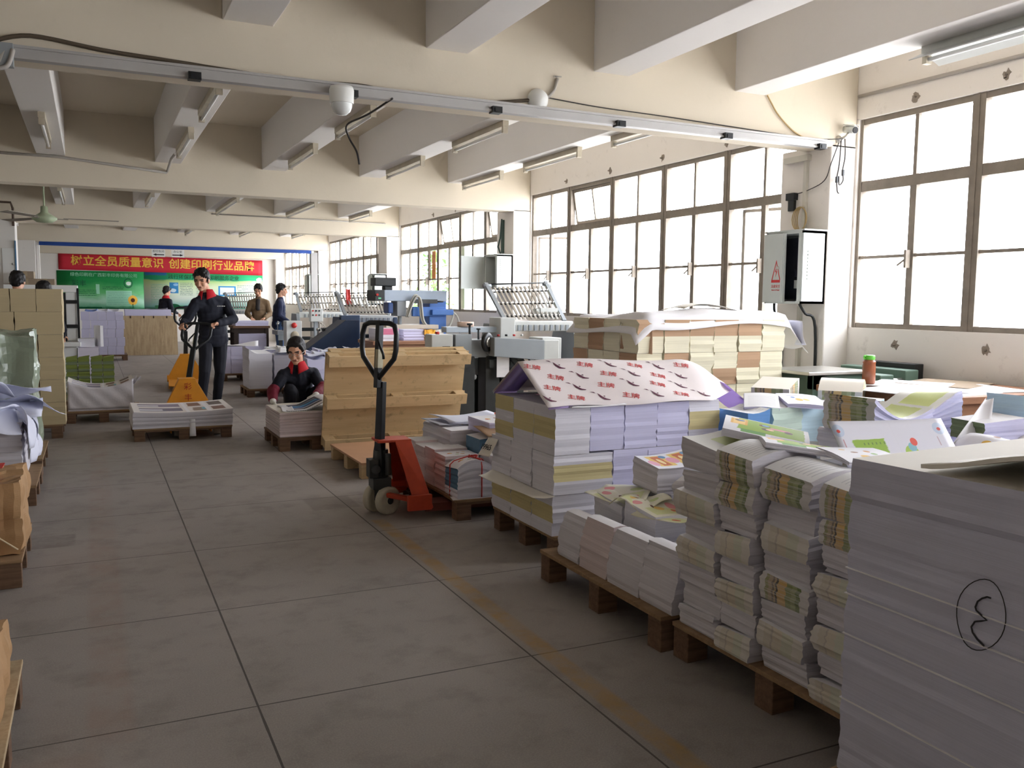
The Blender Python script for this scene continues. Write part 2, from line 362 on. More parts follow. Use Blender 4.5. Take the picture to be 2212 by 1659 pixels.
for idx, k in ((6, 0), (1, 1), (2, 2), (3, 3), (4, 4), (5, 5)):
    yn, yf = YB[k]+.6, YB[k+1]-.02; window(idx, yf, yn, TILT[idx])
    portal('window_daylight', (XW+.12, (yn+yf)/2, (Z0+Z3)/2), (0, R(90), 0), Z3-Z0, yf-yn)
def casement(y, side, ang, wparent=None):               # an outward swung casement leaf
    s = MB(); w = .5; h = Z2-Z0-.1; M = MX.Translation((XW+.09, y, Z0+.05))@MX.Rotation(R(ang), 4, 'Z')
    for q in ((0, .03, 0, h), (w-.03, w, 0, h), (0, w, 0, .03), (0, w, h-.03, h), (0, w, h/2-.01, h/2+.01)): s.box(q[0], q[1], -.012, .012, q[2], q[3], 0, M)
    o = s.build('sash', FRAMEM, bpy.data.objects['window_2']); q = MB(); q.box(0, w, -.002, .002, 0, h, 0, M); q.build('glass', GLASS, o)
casement(YB[3]-.09, 0, -35); casement(7.02, 0, -70)
# patched panes of the far windows
def pane(win, y0, y1, z0, z1, m): q = MB(); q.box(XW+.1, XW+.106, y0, y1, z0, z1); q.build('patched_pane', m, bpy.data.objects[win])
OLDB = mat('old brown board', (190, 150, 108), .7, 0, .2, 8)
pane('window_4', 18.3, 19.35, Z1-.0, Z2-.05, OLDB); pane('window_3', 14.1, 14.6, Z0+.05, Z2-.05, GGREEN); pane('window_3', 15.75, 15.95, Z1, Z2-.05, mat('rust brown board', (196, 130, 70), .7))
# garden behind the far windows
LEAF = mat('hedge leaves', (96, 132, 70), .8, 0, .4, 5)
for (x, y, h) in ((9.0, 24.3, 2.7),):
    b = MB(); rr = random.Random(int(y*10))
    for i in range(260):
        a = rr.uniform(0, 2*pi); t = rr.random(); q = V((x+cos(a)*rr.uniform(0, .8)*(1-.5*t), y+sin(a)*rr.uniform(0, .9)*(1-.5*t), .2+h*t)); d = V((rr.gauss(0, 1), rr.gauss(0, 1), rr.gauss(0, 1))).normalized()*.11; e = d.cross(V((.3, .5, .8))).normalized()*.05
        b.poly([q-d, q+e, q+d, q-e])
    bush = b.build('shrub', LEAF, loc=None); tag(bush, 'green shrub outside the third window bay', 'shrub')
    tr = MB(); tr.tube([(x, y, -.3), (x+.05, y, h*.8)], [.05, .02]); tr.build('stem', mat('bark', (92, 74, 58), .8), bush)

# plaster scars round the window bolts
SCAR = mat('bare dirty mortar', (150, 138, 126), .9, 0, .4, 30, .4)
for i, (y, z) in enumerate(((4.95, 3.0), (4.2, 3.0), (5.03, 1.08), (4.23, 1.08), (7.2, 3.0), (8.3, 3.0), (9.4, 3.0), (10.5, 3.0), (13.4, 2.98), (14.5, 2.98), (15.6, 2.98))):
    b = MB(); rr = random.Random(i); n = 14; b.prism([((.015+.03*rr.random())*cos(2*pi*j/n), (.02+.035*rr.random())*sin(2*pi*j/n)) for j in range(n)], .006, 0, frame((XW+.002, y, z), (0, -1, 0), (0, 0, 1)))
    b.tube([(XW, y, z), (XW-.035, y, z)], .008); struct(b.build('wall_scar', SCAR))
# ---------------------------------------------------------------- pipes, rail, cables
b = MB(); b.tube([(XW-.02, 5.5, 3.11), (XW-.02, 4.0, 3.10), (XW-.02, -1, 3.08)], .014); tag(b.build('conduit', GREYPIPE), 'grey conduit along the wall above the nearest big window', 'pipe')
y1 = YB[2]
b = MB(); b.box(-.45, 5.42, -.05, 0, 0, .07); b.box(-.45, 5.42, -.062, -.05, .055, .07); b.box(-.45, 5.42, -.062, -.05, 0, .012)
rail = tag(b.build('door_rail', mat('galvanised rail', (186, 184, 182), .45, .3), loc=(0, y1, 2.655)), 'long grey sliding door rail along the front edge of the nearest beam', 'rail')
for x in (.58, 1.5, 2.48, 3.45, 4.41, 5.36):
    q = MB(); q.box(x-.04, x+.03, -.085, -.02, -.012, .03); q.box(x-.025, x+.015, -.09, -.085, -.006, .02); q.build('clip', BLACK, rail)
b = MB(); b.box(-1.07, 5.33, -.03, .05, 0, .085); tag(b.build('blue_rail', BLUEBEAM, loc=(0, YB[5], 2.6)), 'blue painted steel rail under the far beam', 'rail')
def cable(name, pts, r, m, label, cat='cable', sag=0, group=None, par=None):
    P = [V(p) for p in pts]; out = []
    for i in range(len(P)-1):                                # Catmull-Rom
        a, b2, c, d = P[max(i-1, 0)], P[i], P[i+1], P[min(i+2, len(P)-1)]
        for t in [j/6 for j in range(6)]:
            out.append(.5*((2*b2)+(c-a)*t+(2*a-5*b2+4*c-d)*t*t+(3*b2-a-3*c+d)*t**3))
    out.append(P[-1]); q = MB(); q.tube(out, r, 0, 6); o = q.build(name, m, par)
    if label: tag(o, label, cat, group)
    return o
yc = y1-.015
cable('beam_cable', [(-.45, yc, 2.73), (-.25, yc, 2.79), (.1, yc, 2.76), (.45, yc, 2.745), (.9, yc, 2.725), (1.25, yc, 2.72), (1.6, yc, 2.73), (1.8, yc, 2.685), (2.1, yc, 2.675), (2.35, yc-.02, 2.70), (2.62, yc, 2.745), (2.82, yc, 2.78)], .012, mat('dusty dark cable', (92, 80, 66), .7), 'dusty dark cable bundle strung along the nearest beam above the rail')
cable('signal_wire', [(2.84, yc, 2.80), (3.3, yc, 2.775), (3.87, yc, 2.765), (4.6, yc, 2.745), (5.30, yc, 2.73), (5.6, yc-.03, 2.75)], .004, CABLE, 'thin twisted wire running from the alarm bell to the wall camera')
cable('lamp_wire', [(4.82, yc, HS), (4.86, yc, 2.97), (4.94, yc, 2.88), (5.1, yc, 2.77), (5.28, yc, 2.71)], .006, TAN, 'yellowed wire drooping from the joist end to the rail')
cable('hanging_wires', [(1.75, 5.45, 2.66), (1.72, 5.9, 2.64), (1.66, 6.2, 2.62), (1.70, 6.3, 2.55), (1.74, 6.25, 2.45), (1.76, 6.25, 2.36)], .007, CABLE, 'loose black wires dangling beside the dome camera')
cable('hanging_wires', [(-.36, 5.44, 2.70), (-.40, 5.43, 2.62), (-.44, 5.42, 2.58), (-.36, 5.42, 2.60), (-.33, 5.43, 2.69)], .012, GREYPIPE, 'grey cable loop at the end of the rail')
b = MB(); b.box(-.47, -.33, -.05, .0, -.06, .06); tag(b.build('junction_box', STEEL, loc=(0, y1-.05, 2.66)), 'small grey junction box at the rail end', 'box')
y2 = YB[3]-.02
b = MB(); b.tube([(-1.1, y2, 3.0), (-.3, y2, 3.0), (.87, y2, 2.90), (.88, y2, 2.92), (.88, y2-.6, 2.985), (.89, y2-1.0, 2.985)], .016); tag(b.build('conduit', GREYPIPE), 'grey conduit along the second beam bending up to a lamp', 'pipe')
b = MB(); b.tube([(2.1, YB[4]-.02, 2.98), (5.5, YB[4]-.02, 2.95)], .012); tag(b.build('conduit', GREYPIPE), 'thin conduit along the third beam', 'pipe')
# ---------------------------------------------------------------- ceiling lamps (switched off)
def lamp(x, y0, y1, label, wide=False, z=HS):
    o = empty('tube_lamp', (x, (y0+y1)/2, z), label, 'ceiling lamp', 'fluorescent lamps under the joists'); L = (y1-y0)/2; h = MB()
    if wide:
        h.box(-.03, .03, -L, L, -.06, 0); h.prism([(-.14, -.05), (-.03, 0), (.03, 0), (.14, -.05), (.135, -.055), (.03, -.01), (-.03, -.01), (-.135, -.055)], 2*L, 0, frame((0, L, -.045), (1, 0, 0), (0, 0, 1)))
    else: h.box(-.028, .028, -L, L, -.052, 0)
    h.build('housing', FIXT if not wide else LSTEEL, o); t = MB(); t.cyl((0, -L+.03, -.085), (0, L-.03, -.085), .014, 0, 12); t.build('tube', TUBE, o)
    for s in (-1, 1):
        e = MB(); e.box(-.024, .024, s*(L-.02)-.016, s*(L-.02)+.016, -.11, -.04); e.build('lamp_holder', FIXT, o)
JX = [-.367, .89, 2.147, 3.404, 4.661]
JN = ['joist left of the fan', 'second joist', 'middle joist', 'fourth joist', 'joist beside the windows']
LS = [(0, [(8.95, 10.4)]), (1, [(7.0, 8.2), (9.05, 10.4)]), (2, [(7.25, 8.45), (9.35, 10.65)]), (3, [(7.35, 8.6), (9.55, 10.85)]), (4, [(6.3, 7.55), (8.2, 9.5), (10.15, 11.4)])]
for j, ss in LS:
    for i, (a, c) in enumerate(ss):
        lamp(JX[j]+.02, a, c, 'unlit tube lamp under the %s, %s from the nearest beam' % (['leftmost joist', 'second joist from the left', 'third joist from the left', 'fourth joist from the left', 'joist beside the window wall'][j], ORD[i]))
for j, (a, c) in enumerate(((14.4, 16.6), (14.5, 16.2), (14.6, 17.2), (14.7, 17.1), (15.8, 17.25))):
    lamp(JX[j], a, c, 'tube lamp between the second and third beams, %s from the left' % ORD[j])
for j, (a, c) in ((2, (21.4, 23.2)), (3, (21.3, 23.0)), (4, (21.4, 22.8))): lamp(JX[j], a, c, 'far tube lamp above the blue rail, %s from the left' % ORD[j-2])
lamp(4.80, 2.72, 4.05, 'wide reflector tube lamp close above the nearest window', True)
# ---------------------------------------------------------------- ceiling fan
FANG = mat('pale green fan enamel', (178, 192, 160), .4)
fan = empty('ceiling_fan', (-.56, 14.2, 2.5), 'pale green three-bladed ceiling fan hanging beyond the second beam', 'fan')
b = MB(); b.cyl((0, 0, .05), (0, 0, 1.04), .012); b.lathe([(0, 1.04), (.06, 1.0), (.05, .95), (.015, .9)]); b.build('rod', FANG, fan)
b = MB(); b.lathe([(0, -.07), (.1, -.06), (.16, -.02), (.16, .01), (.09, .05), (.05, .08), (.045, .16), (0, .17)], 0, 28); b.build('motor', FANG, fan)
for k in range(3):
    a = R(4+120*k); b = MB(); M = MX.Rotation(a, 4, 'Z')@MX.Rotation(R(8), 4, 'X'); b.box(.13, .3, -.02, .02, -.012, -.004, 0, M); b.prism([(.24, -.05), (.95, -.075), (.97, .06), (.24, .05)], .006, 0, M); b.build('blade', mat('fan blade', (150, 142, 130), .5), fan)
# ---------------------------------------------------------------- cameras, bell
d = empty('dome_camera', (1.42, y1-.10, 2.69), 'white dome camera hanging at the lower edge of the nearest beam', 'camera')
b = MB(); b.lathe([(.072, -.10), (.075, -.02), (.068, 0), (0, .0)], 0, 28); b.box(-.03, .03, 0, .1, -.03, 0); b.build('housing', WPLAST, d); b = MB(); b.lathe([(0, -.17), (.03, -.165), (.052, -.145), (.062, -.12), (.064, -.10)], 0, 28); b.build('dome', mat('milky dome plastic', (226, 228, 226), .2), d)
d = empty('alarm_bell', (2.81, y1, 2.775), 'round white alarm bell with a bent conduit on the nearest beam', 'bell')
b = MB(); M = frame((0, 0, 0), (1, 0, 0), (0, 0, 1)); b.lathe([(.075, 0), (.075, .02), (.055, .06), (.02, .08), (0, .082)], 0, 28, M); b.build('dome', WPLAST, d)
b = MB(); b.tube([(.02, -.03, .01), (.08, -.02, .03), (.125, -.015, .08), (.15, -.012, .16)], .011); b.tube([(.12, -.012, .17), (.18, -.012, .175)], .005); b.build('bent_pipe', GREYPIPE, d)
d = empty('bullet_camera', (5.60, y1, 2.75), 'silver bullet camera with dangling leads on the pillar by the near window', 'camera')
b = MB(); b.lathe([(.032, 0), (.032, .01), (.014, .03), (0, .03)], 0, 20, frame((0, 0, 0), (1, 0, 0), (0, 0, 1))); b.tube([(0, -.03, 0), (.02, -.06, .02), (.04, -.07, .05)], .012); b.build('bracket', CHROME, d)
b = MB(); p0, p1 = V((.055, -.02, .085)), V((.045, -.13, .06)); b.cyl(p0, p1, .032, 0, 20); b.build('body', LSTEEL, d); b = MB(); b.cyl(p1+V((0, .005, 0)), p1+(p1-p0)*.06, .026, 0, 20); b.build('lens', INK, d)
b = MB(); b.bar(p0+V((0, 0, .036)), p1+V((0, -.02, .036)), .06, .004); b.build('sun_hood', LSTEEL, d)
for pts in ([(0, -.03, -.01), (-.01, -.03, -.2), (-.03, -.03, -.32), (-.02, -.03, -.42), (0, -.03, -.44)], [(.02, -.05, 0), (.05, -.03, -.14), (.03, -.03, -.25), (.04, -.03, -.33), (.0, -.03, -.37), (-.01, -.03, -.30)]):
    cable('lead', pts, .005, CABLE, None, par=d)
for x, z in ((.035, -.27), (-.03, -.33)): b = MB(); b.box(x-.008, x+.008, -.038, -.022, z-.025, z+.025); b.build('plug', BLACK, d)
cable('pillar_wire', [(5.585, y1-.02, 2.72), (5.52, y1-.01, 2.55), (5.515, y1+.05, 2.42), (5.51, y1+.22, 2.36), (5.50, y1+.38, 2.335)], .004, CABLE, 'thin wire from the wall camera to the small black adapter')
b = MB(); b.box(5.48, 5.53, y1+.36, y1+.46, 2.29, 2.35); b.box(5.50, 5.53, y1+.38, y1+.45, 2.20, 2.29); tag(b.build('power_adapter', BLACK), 'small black adapter on the pillar above the electrical cabinet', 'adapter')
b = MB(); b.box(5.495, 5.53, y1+.24, y1+.275, 2.03, HB-.03); b.box(5.48, 5.53, y1+.22, y1+.5, HB-.08, HB-.03); tag(b.build('cable_trunking', mat('beige trunking', (206, 202, 190), .5)), 'beige cable trunking down the nearest pillar to the cabinet', 'trunking')
b = MB()
for k in range(4): rr = .05+.012*k; b.tube([(5.49-.008*k, y1+.27+rr*1.0*cos(t*pi/8), 2.12+.1*sin(t*pi/8)) for t in range(16)], .005, 0, 5, closed=True)
tag(b.build('coiled_cable', TAN), 'coil of yellowed cable on top of the nearest cabinet', 'cable')
b = MB(); b.box(5.49, 5.53, y1+.25, y1+.28, .3, 1.38); tag(b.build('cable_trunking', mat('beige trunking', (206, 202, 190), .5)), 'beige trunking below the cabinet with the warning triangle', 'trunking')
for k, yy in enumerate((.12, .42)): cable('cabinet_cable', [(5.36, y1+yy, 1.40), (5.40, y1+yy+.03*(k*2-1), 1.32), (5.5, y1+yy+.05*(k*2-1), 1.2), (5.515, y1+yy+.05*(k*2-1), .4)], .012, BLACK, 'black cable leaving the bottom of the near cabinet, %s side' % ('window', 'far')[k])
# ---------------------------------------------------------------- electrical cabinets on the pillars
CABI = mat('light grey cabinet enamel', (200, 206, 202), .4, 0, .06)
def cabinet(k, label, ajar, w=.44, z0=1.40, h=.6, swing=0, sign=False):
    y = YB[k]+.01; o = empty('electrical_cabinet', (5.527, y, z0), label, 'cabinet', 'electrical cabinets on the pillars'); D = .25; b = MB()
    b.box(-D, 0, 0, .02, 0, h); b.box(-D, 0, w-.02, w, 0, h); b.box(-D, 0, 0, w, 0, .02); b.box(-D, 0, 0, w, h-.02, h); b.box(-.02, 0, 0, w, 0, h); b.box(-D-.004, .0, -.01, w+.02, h, h+.012)
    b.box(-D-.002, -D+.02, .02, .055, 0.02, h-.02)
    for i in range(9): b.box(-D+.05, -.06, -.006, 0, .2+.028*i, .212+.028*i)
    b.build('body', CABI, o)
    b = MB(); b.box(-.06, -.03, .05, w-.04, .04, h-.04, 0); b.box(-.13, -.06, .07, .2, .32, .46, 0); b.box(-.11, -.06, .08, .24, .13, .2, 1); b.box(-.1, -.06, .1, .14, .47, .5, 1)
    for i in range(6): b.box(-.12, -.06, .08+.03*i, .1+.03*i, .23, .29, 0)
    b.build('switchgear', [DARKIN, LSTEEL], o)
    hinge = MX.Translation((-D-.006, w, 0))@MX.Rotation(R(swing), 4, 'Z'); dw = w-ajar if not swing else w
    b = MB(); b.box(-.018, 0, -dw, 0, .01, h-.015, 0, hinge); b.box(-.028, -.018, -dw+.01, -dw+.03, .01, h-.015, 0, hinge); d = b.build('door', CABI, o)
    q = MB(); q.lathe([(.014, 0), (.012, .012), (0, .014)], 0, 14, hinge@frame((-.018, -dw+.07, h*.5), (0, -1, 0), (0, 0, 1))); q.build('lock', CHROME, d)
    if sign:
        F = hinge@frame((-.0195, -.16, h*.42), (0, -1, 0), (0, 0, 1)); q = MB(); t = [(-.055, -.06), (.055, -.06), (0, .115)]; ti = [(-.043, -.052), (.043, -.052), (0, .09)]
        for i in range(3): q.prism([t[i], t[(i+1) % 3], ti[(i+1) % 3], ti[i]], .001, 0, F)
        q.prism([(-.055, -.075), (.055, -.075), (.055, -.06), (-.055, -.06)], .001, 0, F)
        q.prism([(.004, .055), (-.014, .012), (.0, .016), (-.006, -.03), (.014, .022), (.002, .018)], .001, 0, F); q.build('warning_sign', REDINK, d)
        text('warning_text', '注意安全', .028, REDINK, d, hinge@frame((-.0195, -.16, h*.24), (0, -1, 0), (0, 0, 1))); text('warning_text', 'Beware of Danger', .013, REDINK, d, hinge@frame((-.0195, -.16, h*.19), (0, -1, 0), (0, 0, 1)))
    return o
cabinet(2, 'open grey electrical cabinet with a red warning triangle on its door', .19, sign=True)
cabinet(3, 'grey electrical cabinet with its door swung wide open on the second pillar', 0, .42, 1.56, .5, -78)
cabinet(4, 'grey electrical cabinet on the third pillar beyond the blue drilling machine', .14, .46, 1.3, .62)
cabinet(5, 'grey electrical cabinet on the farthest pillar beside the blue rail', .14, .46, 1.45, .6)
b = MB(); b.box(5.495, 5.53, YB[3]+.3, YB[3]+.35, 2.1, HB-.1); b.tube([(5.49, YB[3]+.33, 2.06+.0), (5.48, YB[3]+.42, 2.2), (5.485, YB[3]+.36, 2.32), (5.5, YB[3]+.34, 2.6)], .012); tag(b.build('cable_run', mat('dark green cable', (70, 90, 84), .6)), 'dark cables running down to the wide open cabinet', 'cable')
# ---------------------------------------------------------------- banner, posters, signs
yb = YFAR-.012
ban = MB(); ban.sheet(lambda u, v: (-.86+5.99*u, yb-.010+.001*sin(u*30), 2.21-.06*u+.49*v), 40, 4, 0, .003); ban = tag(ban.build('banner', BANNER_R), 'long red banner with yellow characters across the far wall', 'banner')
F = lambda x, z: frame((x, yb-.0125-.0*x, z), (1, 0, -.01), (0, 0, 1))
for s, x0, z in (('树立全员质量意识', -.53, 2.462), ('创建印刷行业品牌', 2.24, 2.432)):
    for i, ch in enumerate(s):
        text('lettering', ch, .325, GOLD, ban, F(x0+.165+.329*i, z-.0035*i+.012), .002, 'CENTER', .006)
def mk_poster(name, stops, n_amt, seed, items, x0, x1):
    g = NT(name); u, v, _ = g.sep(g.coord('UV')); w = g.math('ADD', v, g.math('MULTIPLY', g.math('SUBTRACT', g.noise(g.coord('UV', (2, 2, 1)), 1.6+seed, 3), .5), n_amt)); col = g.ramp(w, stops)
    wob = g.math('MULTIPLY', g.math('SUBTRACT', g.noise(g.coord('UV'), 22, 3), .5), .03)
    for k, x, z, rx, rz, co in items:
        cx, cz, sx, sz = (x-x0)/(x1-x0), (z-1.03)/1.145, rx/(x1-x0), rz/1.145
        if k == 'r': f = g.box(u, v, cx-sx, cx+sx, cz-sz, cz+sz, .004)
        elif k == 'l':                                   # lines of small print
            f = g.math('MULTIPLY', g.box(u, v, cx-sx, cx+sx, cz-sz, cz+sz, .004), g.math('GREATER_THAN', g.math('FRACT', g.math('MULTIPLY', v, 22)), .62)); f = g.math('MULTIPLY', f, g.math('GREATER_THAN', g.noise(g.coord('UV', (60, 6, 1)), 3, 1), .42))
        elif k == 'w': f = g.box(g.math('ADD', u, wob), g.math('ADD', v, wob), cx-sx, cx+sx, cz-sz, cz+sz, .006)
        else: f = g.math('LESS_THAN', g.math('ADD', g.math('POWER', g.math('DIVIDE', g.math('SUBTRACT', g.math('ADD', u, wob if k == 'f' else 0), cx), sx), 2), g.math('POWER', g.math('DIVIDE', g.math('SUBTRACT', v, cz), sz), 2)), 1)
        col = g.mix(f, col, lin(co))
    return g.done(col, .45, 0, .3)
DG, LT, LW, LB = (24, 104, 66), (160, 220, 188), (226, 240, 228), (60, 140, 200)
P1 = mk_poster('green poster print', [(.0, (44, 120, 80)), (.07, (120, 190, 150)), (.2, (178, 222, 196)), (.42, (96, 184, 110)), (.7, (36, 146, 78)), (1, (40, 156, 86))], .25, 1, [('r', .78, 1.36, .37, .23, LT), ('l', .78, 1.36, .34, .2, (130, 190, 160)), ('e', 1.05, 1.82, .13, .15, DG), ('e', 1.05, 1.82, .095, .11, (60, 160, 90)), ('f', 1.06, 1.81, .07, .06, LW),
    ('f', 1.17, 1.30, .135, .15, (240, 186, 74)), ('e', 1.17, 1.30, .06, .065, (74, 42, 34)), ('w', 1.17, 1.12, .02, .07, DG), ('r', .19, 1.63, .055, .15, LT), ('l', .62, 1.68, .3, .05, DG), ('l', -.12, 1.52, .28, .10, DG), ('w', -.3, 1.06, .6, .035, DG), ('w', .8, 1.05, .4, .02, DG)], -.92, 1.495)
P2 = mk_poster('pale green poster print', [(.0, (40, 140, 90)), (.08, (150, 214, 206)), (.3, (226, 240, 226)), (.62, (222, 238, 200)), (.78, (190, 226, 150)), (.82, (46, 176, 130)), (1, (60, 184, 110))], .1, 2, [('w', 1.85, 2.13, .33, .05, LB), ('l', 1.95, 1.52, .26, .3, LT), ('l', 2.75, 1.66, .2, .2, (120, 150, 140)), ('l', 3.2, 1.66, .16, .2, (120, 150, 140)), ('r', 2.38, 1.70, .14, .17, LB), ('f', 2.36, 1.62, .09, .06, (210, 232, 244)), ('f', 2.44, 1.80, .07, .04, (150, 200, 236)),
    ('r', 4.0, 1.62, .28, .16, (50, 150, 210)), ('r', 4.0, 1.62, .23, .12, (236, 244, 244)), ('l', 4.6, 1.66, .3, .16, (120, 150, 140)), ('w', 2.9, 1.10, 1.1, .05, (90, 170, 120)), ('f', 2.35, 1.12, .2, .08, DG), ('f', 5.02, 1.97, .09, .1, (200, 236, 214)), ('f', 4.85, 1.9, .07, .05, (200, 236, 214)), ('f', 2.75, 1.10, .14, .045, (40, 70, 90))], 1.50, 5.13)
LGREEN = mat('dark green print', DG, .5); LTEAL = mat('pale green print', (150, 216, 180), .5)
def poster(x0, x1, m, label):
    q = MB(); q.sheet(lambda u, v: (x0+(x1-x0)*u, yb-.004, 1.03+1.155*v), 4, 2, 0, .003); return tag(q.build('poster', m), label, 'poster')
p = poster(-.92, 1.495, P1, 'dark green poster with a sunflower on the far wall')
text('lettering', '绿色印刷在广西彩丰印务有限公司', .125, LTEAL, p, F(.38, 2.06), .001, 'CENTER', .001); text('lettering', '彩丰', .2, LGREEN, p, F(-.32, 1.80), .001, 'CENTER', .003)
p = poster(1.50, 5.13, P2, 'pale green and white notice poster under the right part of the banner')
text('lettering', '践行环保打造绿色印刷服务企业', .155, LGREEN, p, F(3.3, 2.04), .001, 'CENTER', .002)
for x, s, d, cap in ((1.54, -1, .31, '胶印车间'), (1.99, 1, .3, '办公室')):
    q = MB(); q.box(-d/2, d/2, -.004, .004, -.1, .09); o = tag(q.build('arrow_sign', WPLAST, loc=(x, YB[5]-.045, 2.50)), 'small white hanging sign with an arrow pointing %s' % ('left' if s < 0 else 'right'), 'sign', 'direction signs under the blue rail')
    q = MB(); q.prism([(-s*.13, -.012), (s*.05, -.012), (s*.05, -.03), (s*.13, 0), (s*.05, .03), (s*.05, .012), (-s*.13, .012)], .001, 0, frame((0, -.0045, -.045), (1, 0, 0), (0, 0, 1))); q.build('arrow', INK, o, fix=True)
    text('lettering', cap, .068, INK, o, frame((0, -.0045, .035), (1, 0, 0), (0, 0, 1)))
    for sx in (-.1, .1): q = MB(); q.cyl((sx, 0, .09), (sx, 0, .12), .003); q.build('hook', CABLE, o)
b = MB(); b.box(-1.36, -1.17, YB[4]-.10, YB[4]-.08, 1.62, 2.22); o = tag(b.build('switch_panel', WPLAST, bevel=.004), 'white switch panel on the left hall pillar', 'panel'); b = MB(); b.lathe([(.02, 0), (.015, .02), (0, .022)], 0, 14, frame((-1.2, YB[4]-.10, 1.95), (1, 0, 0), (0, 0, 1))); b.build('knob', CHROME, o)
b = MB(); b.tube([(-1.4, YB[4]-.1, 3.0), (-1.2, YB[4]-.1, 3.0), (-1.17, YB[4]-.1, 2.9), (-1.17, YB[4]-.1, 2.6)], .02); tag(b.build('conduit', mat('brown pipe', (96, 78, 66), .6)), 'brown pipe bending down the left hall pillar', 'pipe')
b = MB(); b.box(-1.165, -1.145, YB[4]-.12, YB[4]-.08, 1.2, 2.35); tag(b.build('corner_guard', mat('flaking blue paint', (96, 140, 176), .6, 0, .5, 20)), 'flaking blue corner strip on the left hall pillar', 'strip')
# ---------------------------------------------------------------- people
SKIN = mat('skin', (222, 170, 140), .55, 0, .08, 12); LIP = mat('lips', (176, 104, 94), .5, 0, .05); HAIR = mat('black hair', (26, 22, 22), .5, 0, .3, 40, .4); EYE = mat('dark eyes', (30, 24, 22), .3)
NAVYC = mat('dark navy work jacket', (30, 32, 44), .85, 0, .2, 9, .3); DARKT = mat('dark trousers', (30, 31, 40), .85, 0, .2, 9, .3); REDC = mat('red collar', (196, 28, 40), .8, 0, .12, 14); JEANS = mat('blue jeans', (56, 84, 124), .85, 0, .3, 10, .3)
TANC = mat('tan jacket cloth', (126, 104, 78), .85, 0, .2, 9, .3); MAROON = mat('maroon sleeve cloth', (120, 24, 46), .8, 0, .3, 12, .3); GLOVE = mat('off-white work gloves', (226, 222, 216), .85, 0, .12, 25); SHOE = mat('dark canvas shoe', (52, 56, 58), .7); BLUEJ = mat('navy blue jacket', (36, 42, 70), .85, 0, .2, 9, .3)
def ico(c, r, R3=None, n=10, m=14):
    vs = [(0, 0, -1)]+[(cos(2*pi*j/m)*sin(pi*i/n), sin(2*pi*j/m)*sin(pi*i/n), -cos(pi*i/n)) for i in range(1, n) for j in range(m)]+[(0, 0, 1)]
    fs = [(0, 1+(j+1) % m, 1+j) for j in range(m)]
    for i in range(n-2): fs += [(1+i*m+j, 1+i*m+(j+1) % m, 1+(i+1)*m+(j+1) % m, 1+(i+1)*m+j) for j in range(m)]
    k = 1+(n-2)*m; fs += [(k+j, k+(j+1) % m, len(vs)-1) for j in range(m)]
    out = []
    for v in vs:
        p = V((v[0]*r[0], v[1]*r[1], v[2]*r[2])); out.append((R3 @ p if R3 else p)+V(c))
    return out, fs
def capsule(a, ra, b2, rb, m=10):
    d = b2-a; L = d.length; d = d.normalized() if L > 1e-6 else V((0, 0, 1)); x = d.cross(V((0, 0, 1)) if abs(d.z) < .9 else V((1, 0, 0))).normalized(); y = d.cross(x); R3 = MX((x, y, d)).transposed()
    prof = [(ra*cos(t), -ra*sin(t), 0) for t in (1.1, .55, 0)]+[(rb*cos(t), rb*sin(t), 1) for t in (0, .55, 1.1)]
    vs = [a-d*ra]+[(b2 if e else a)+R3@V((r*cos(2*pi*j/m), r*sin(2*pi*j/m), h)) for r, h, e in prof for j in range(m)]+[b2+d*rb]; n = len(prof)
    fs = [(0, 1+(j+1) % m, 1+j) for j in range(m)]+[(1+i*m+j, 1+i*m+(j+1) % m, 1+(i+1)*m+(j+1) % m, 1+(i+1)*m+j) for i in range(n-1) for j in range(m)]
    k = 1+(n-1)*m; return vs, fs+[(k+j, k+(j+1) % m, len(vs)-1) for j in range(m)]
def flesh(name, parts, voxel, mats, parent, smooth=4, wrinkle=0, paint=None, seed=0., sc=9., cuts=()):
    """one continuous surface grown round tapered limbs and ovals"""
    vs, fs = [], []
    def app(a, f): k = len(vs); vs.extend(a); fs.extend([tuple(k+i for i in q) for q in f])
    for p in parts:
        if p[0] == 'c': app(*capsule(V(p[1]), p[2], V(p[3]), p[4]))
        else: app(*ico(p[1], p[2], p[3] if len(p) > 3 else None))
    me = bpy.data.meshes.new('raw'); me.from_pydata([tuple(v) for v in vs], [], fs); o = bpy.data.objects.new('raw', me); tmp = bpy.data.scenes.new('tmp'); tmp.collection.objects.link(o); vl = tmp.view_layers[0]
    r = o.modifiers.new('r', 'REMESH'); r.mode = 'VOXEL'; r.voxel_size = voxel; r.use_smooth_shade = True
    s = o.modifiers.new('s', 'SMOOTH'); s.iterations = smooth; s.factor = .5
    vl.update(); m2 = bpy.data.meshes.new_from_object(o.evaluated_get(vl.depsgraph)); bpy.data.objects.remove(o); bpy.data.scenes.remove(tmp); m2.name = name
    if cuts:
        bm = bmesh.new(); bm.from_mesh(m2)
        for co, no in cuts:
            g = bmesh.ops.bisect_plane(bm, geom=bm.verts[:]+bm.edges[:]+bm.faces[:], plane_co=co, plane_no=no, clear_outer=True)
        bm.to_mesh(m2); bm.free()
    if wrinkle:
        m2.update()
        cn = [(v.co.copy(), v.normal.copy()) for v in m2.vertices]; out = []
        for c, n in cn: out.extend(c+n*(wrinkle*(NZ.noise(c*sc+V((seed, 0, 0)))+.6*NZ.noise(V((c.x*sc*2+seed, c.y*sc*2, c.z*sc*.9))))))
        m2.vertices.foreach_set('co', out); m2.update()
    m2.materials.clear()
    for x in mats: m2.materials.append(x)
    for p in m2.polygons: p.use_smooth = True; p.material_index = paint(p.center) if paint else 0
    q = bpy.data.objects.new(name, m2); COL.objects.link(q); q.parent = parent; return q
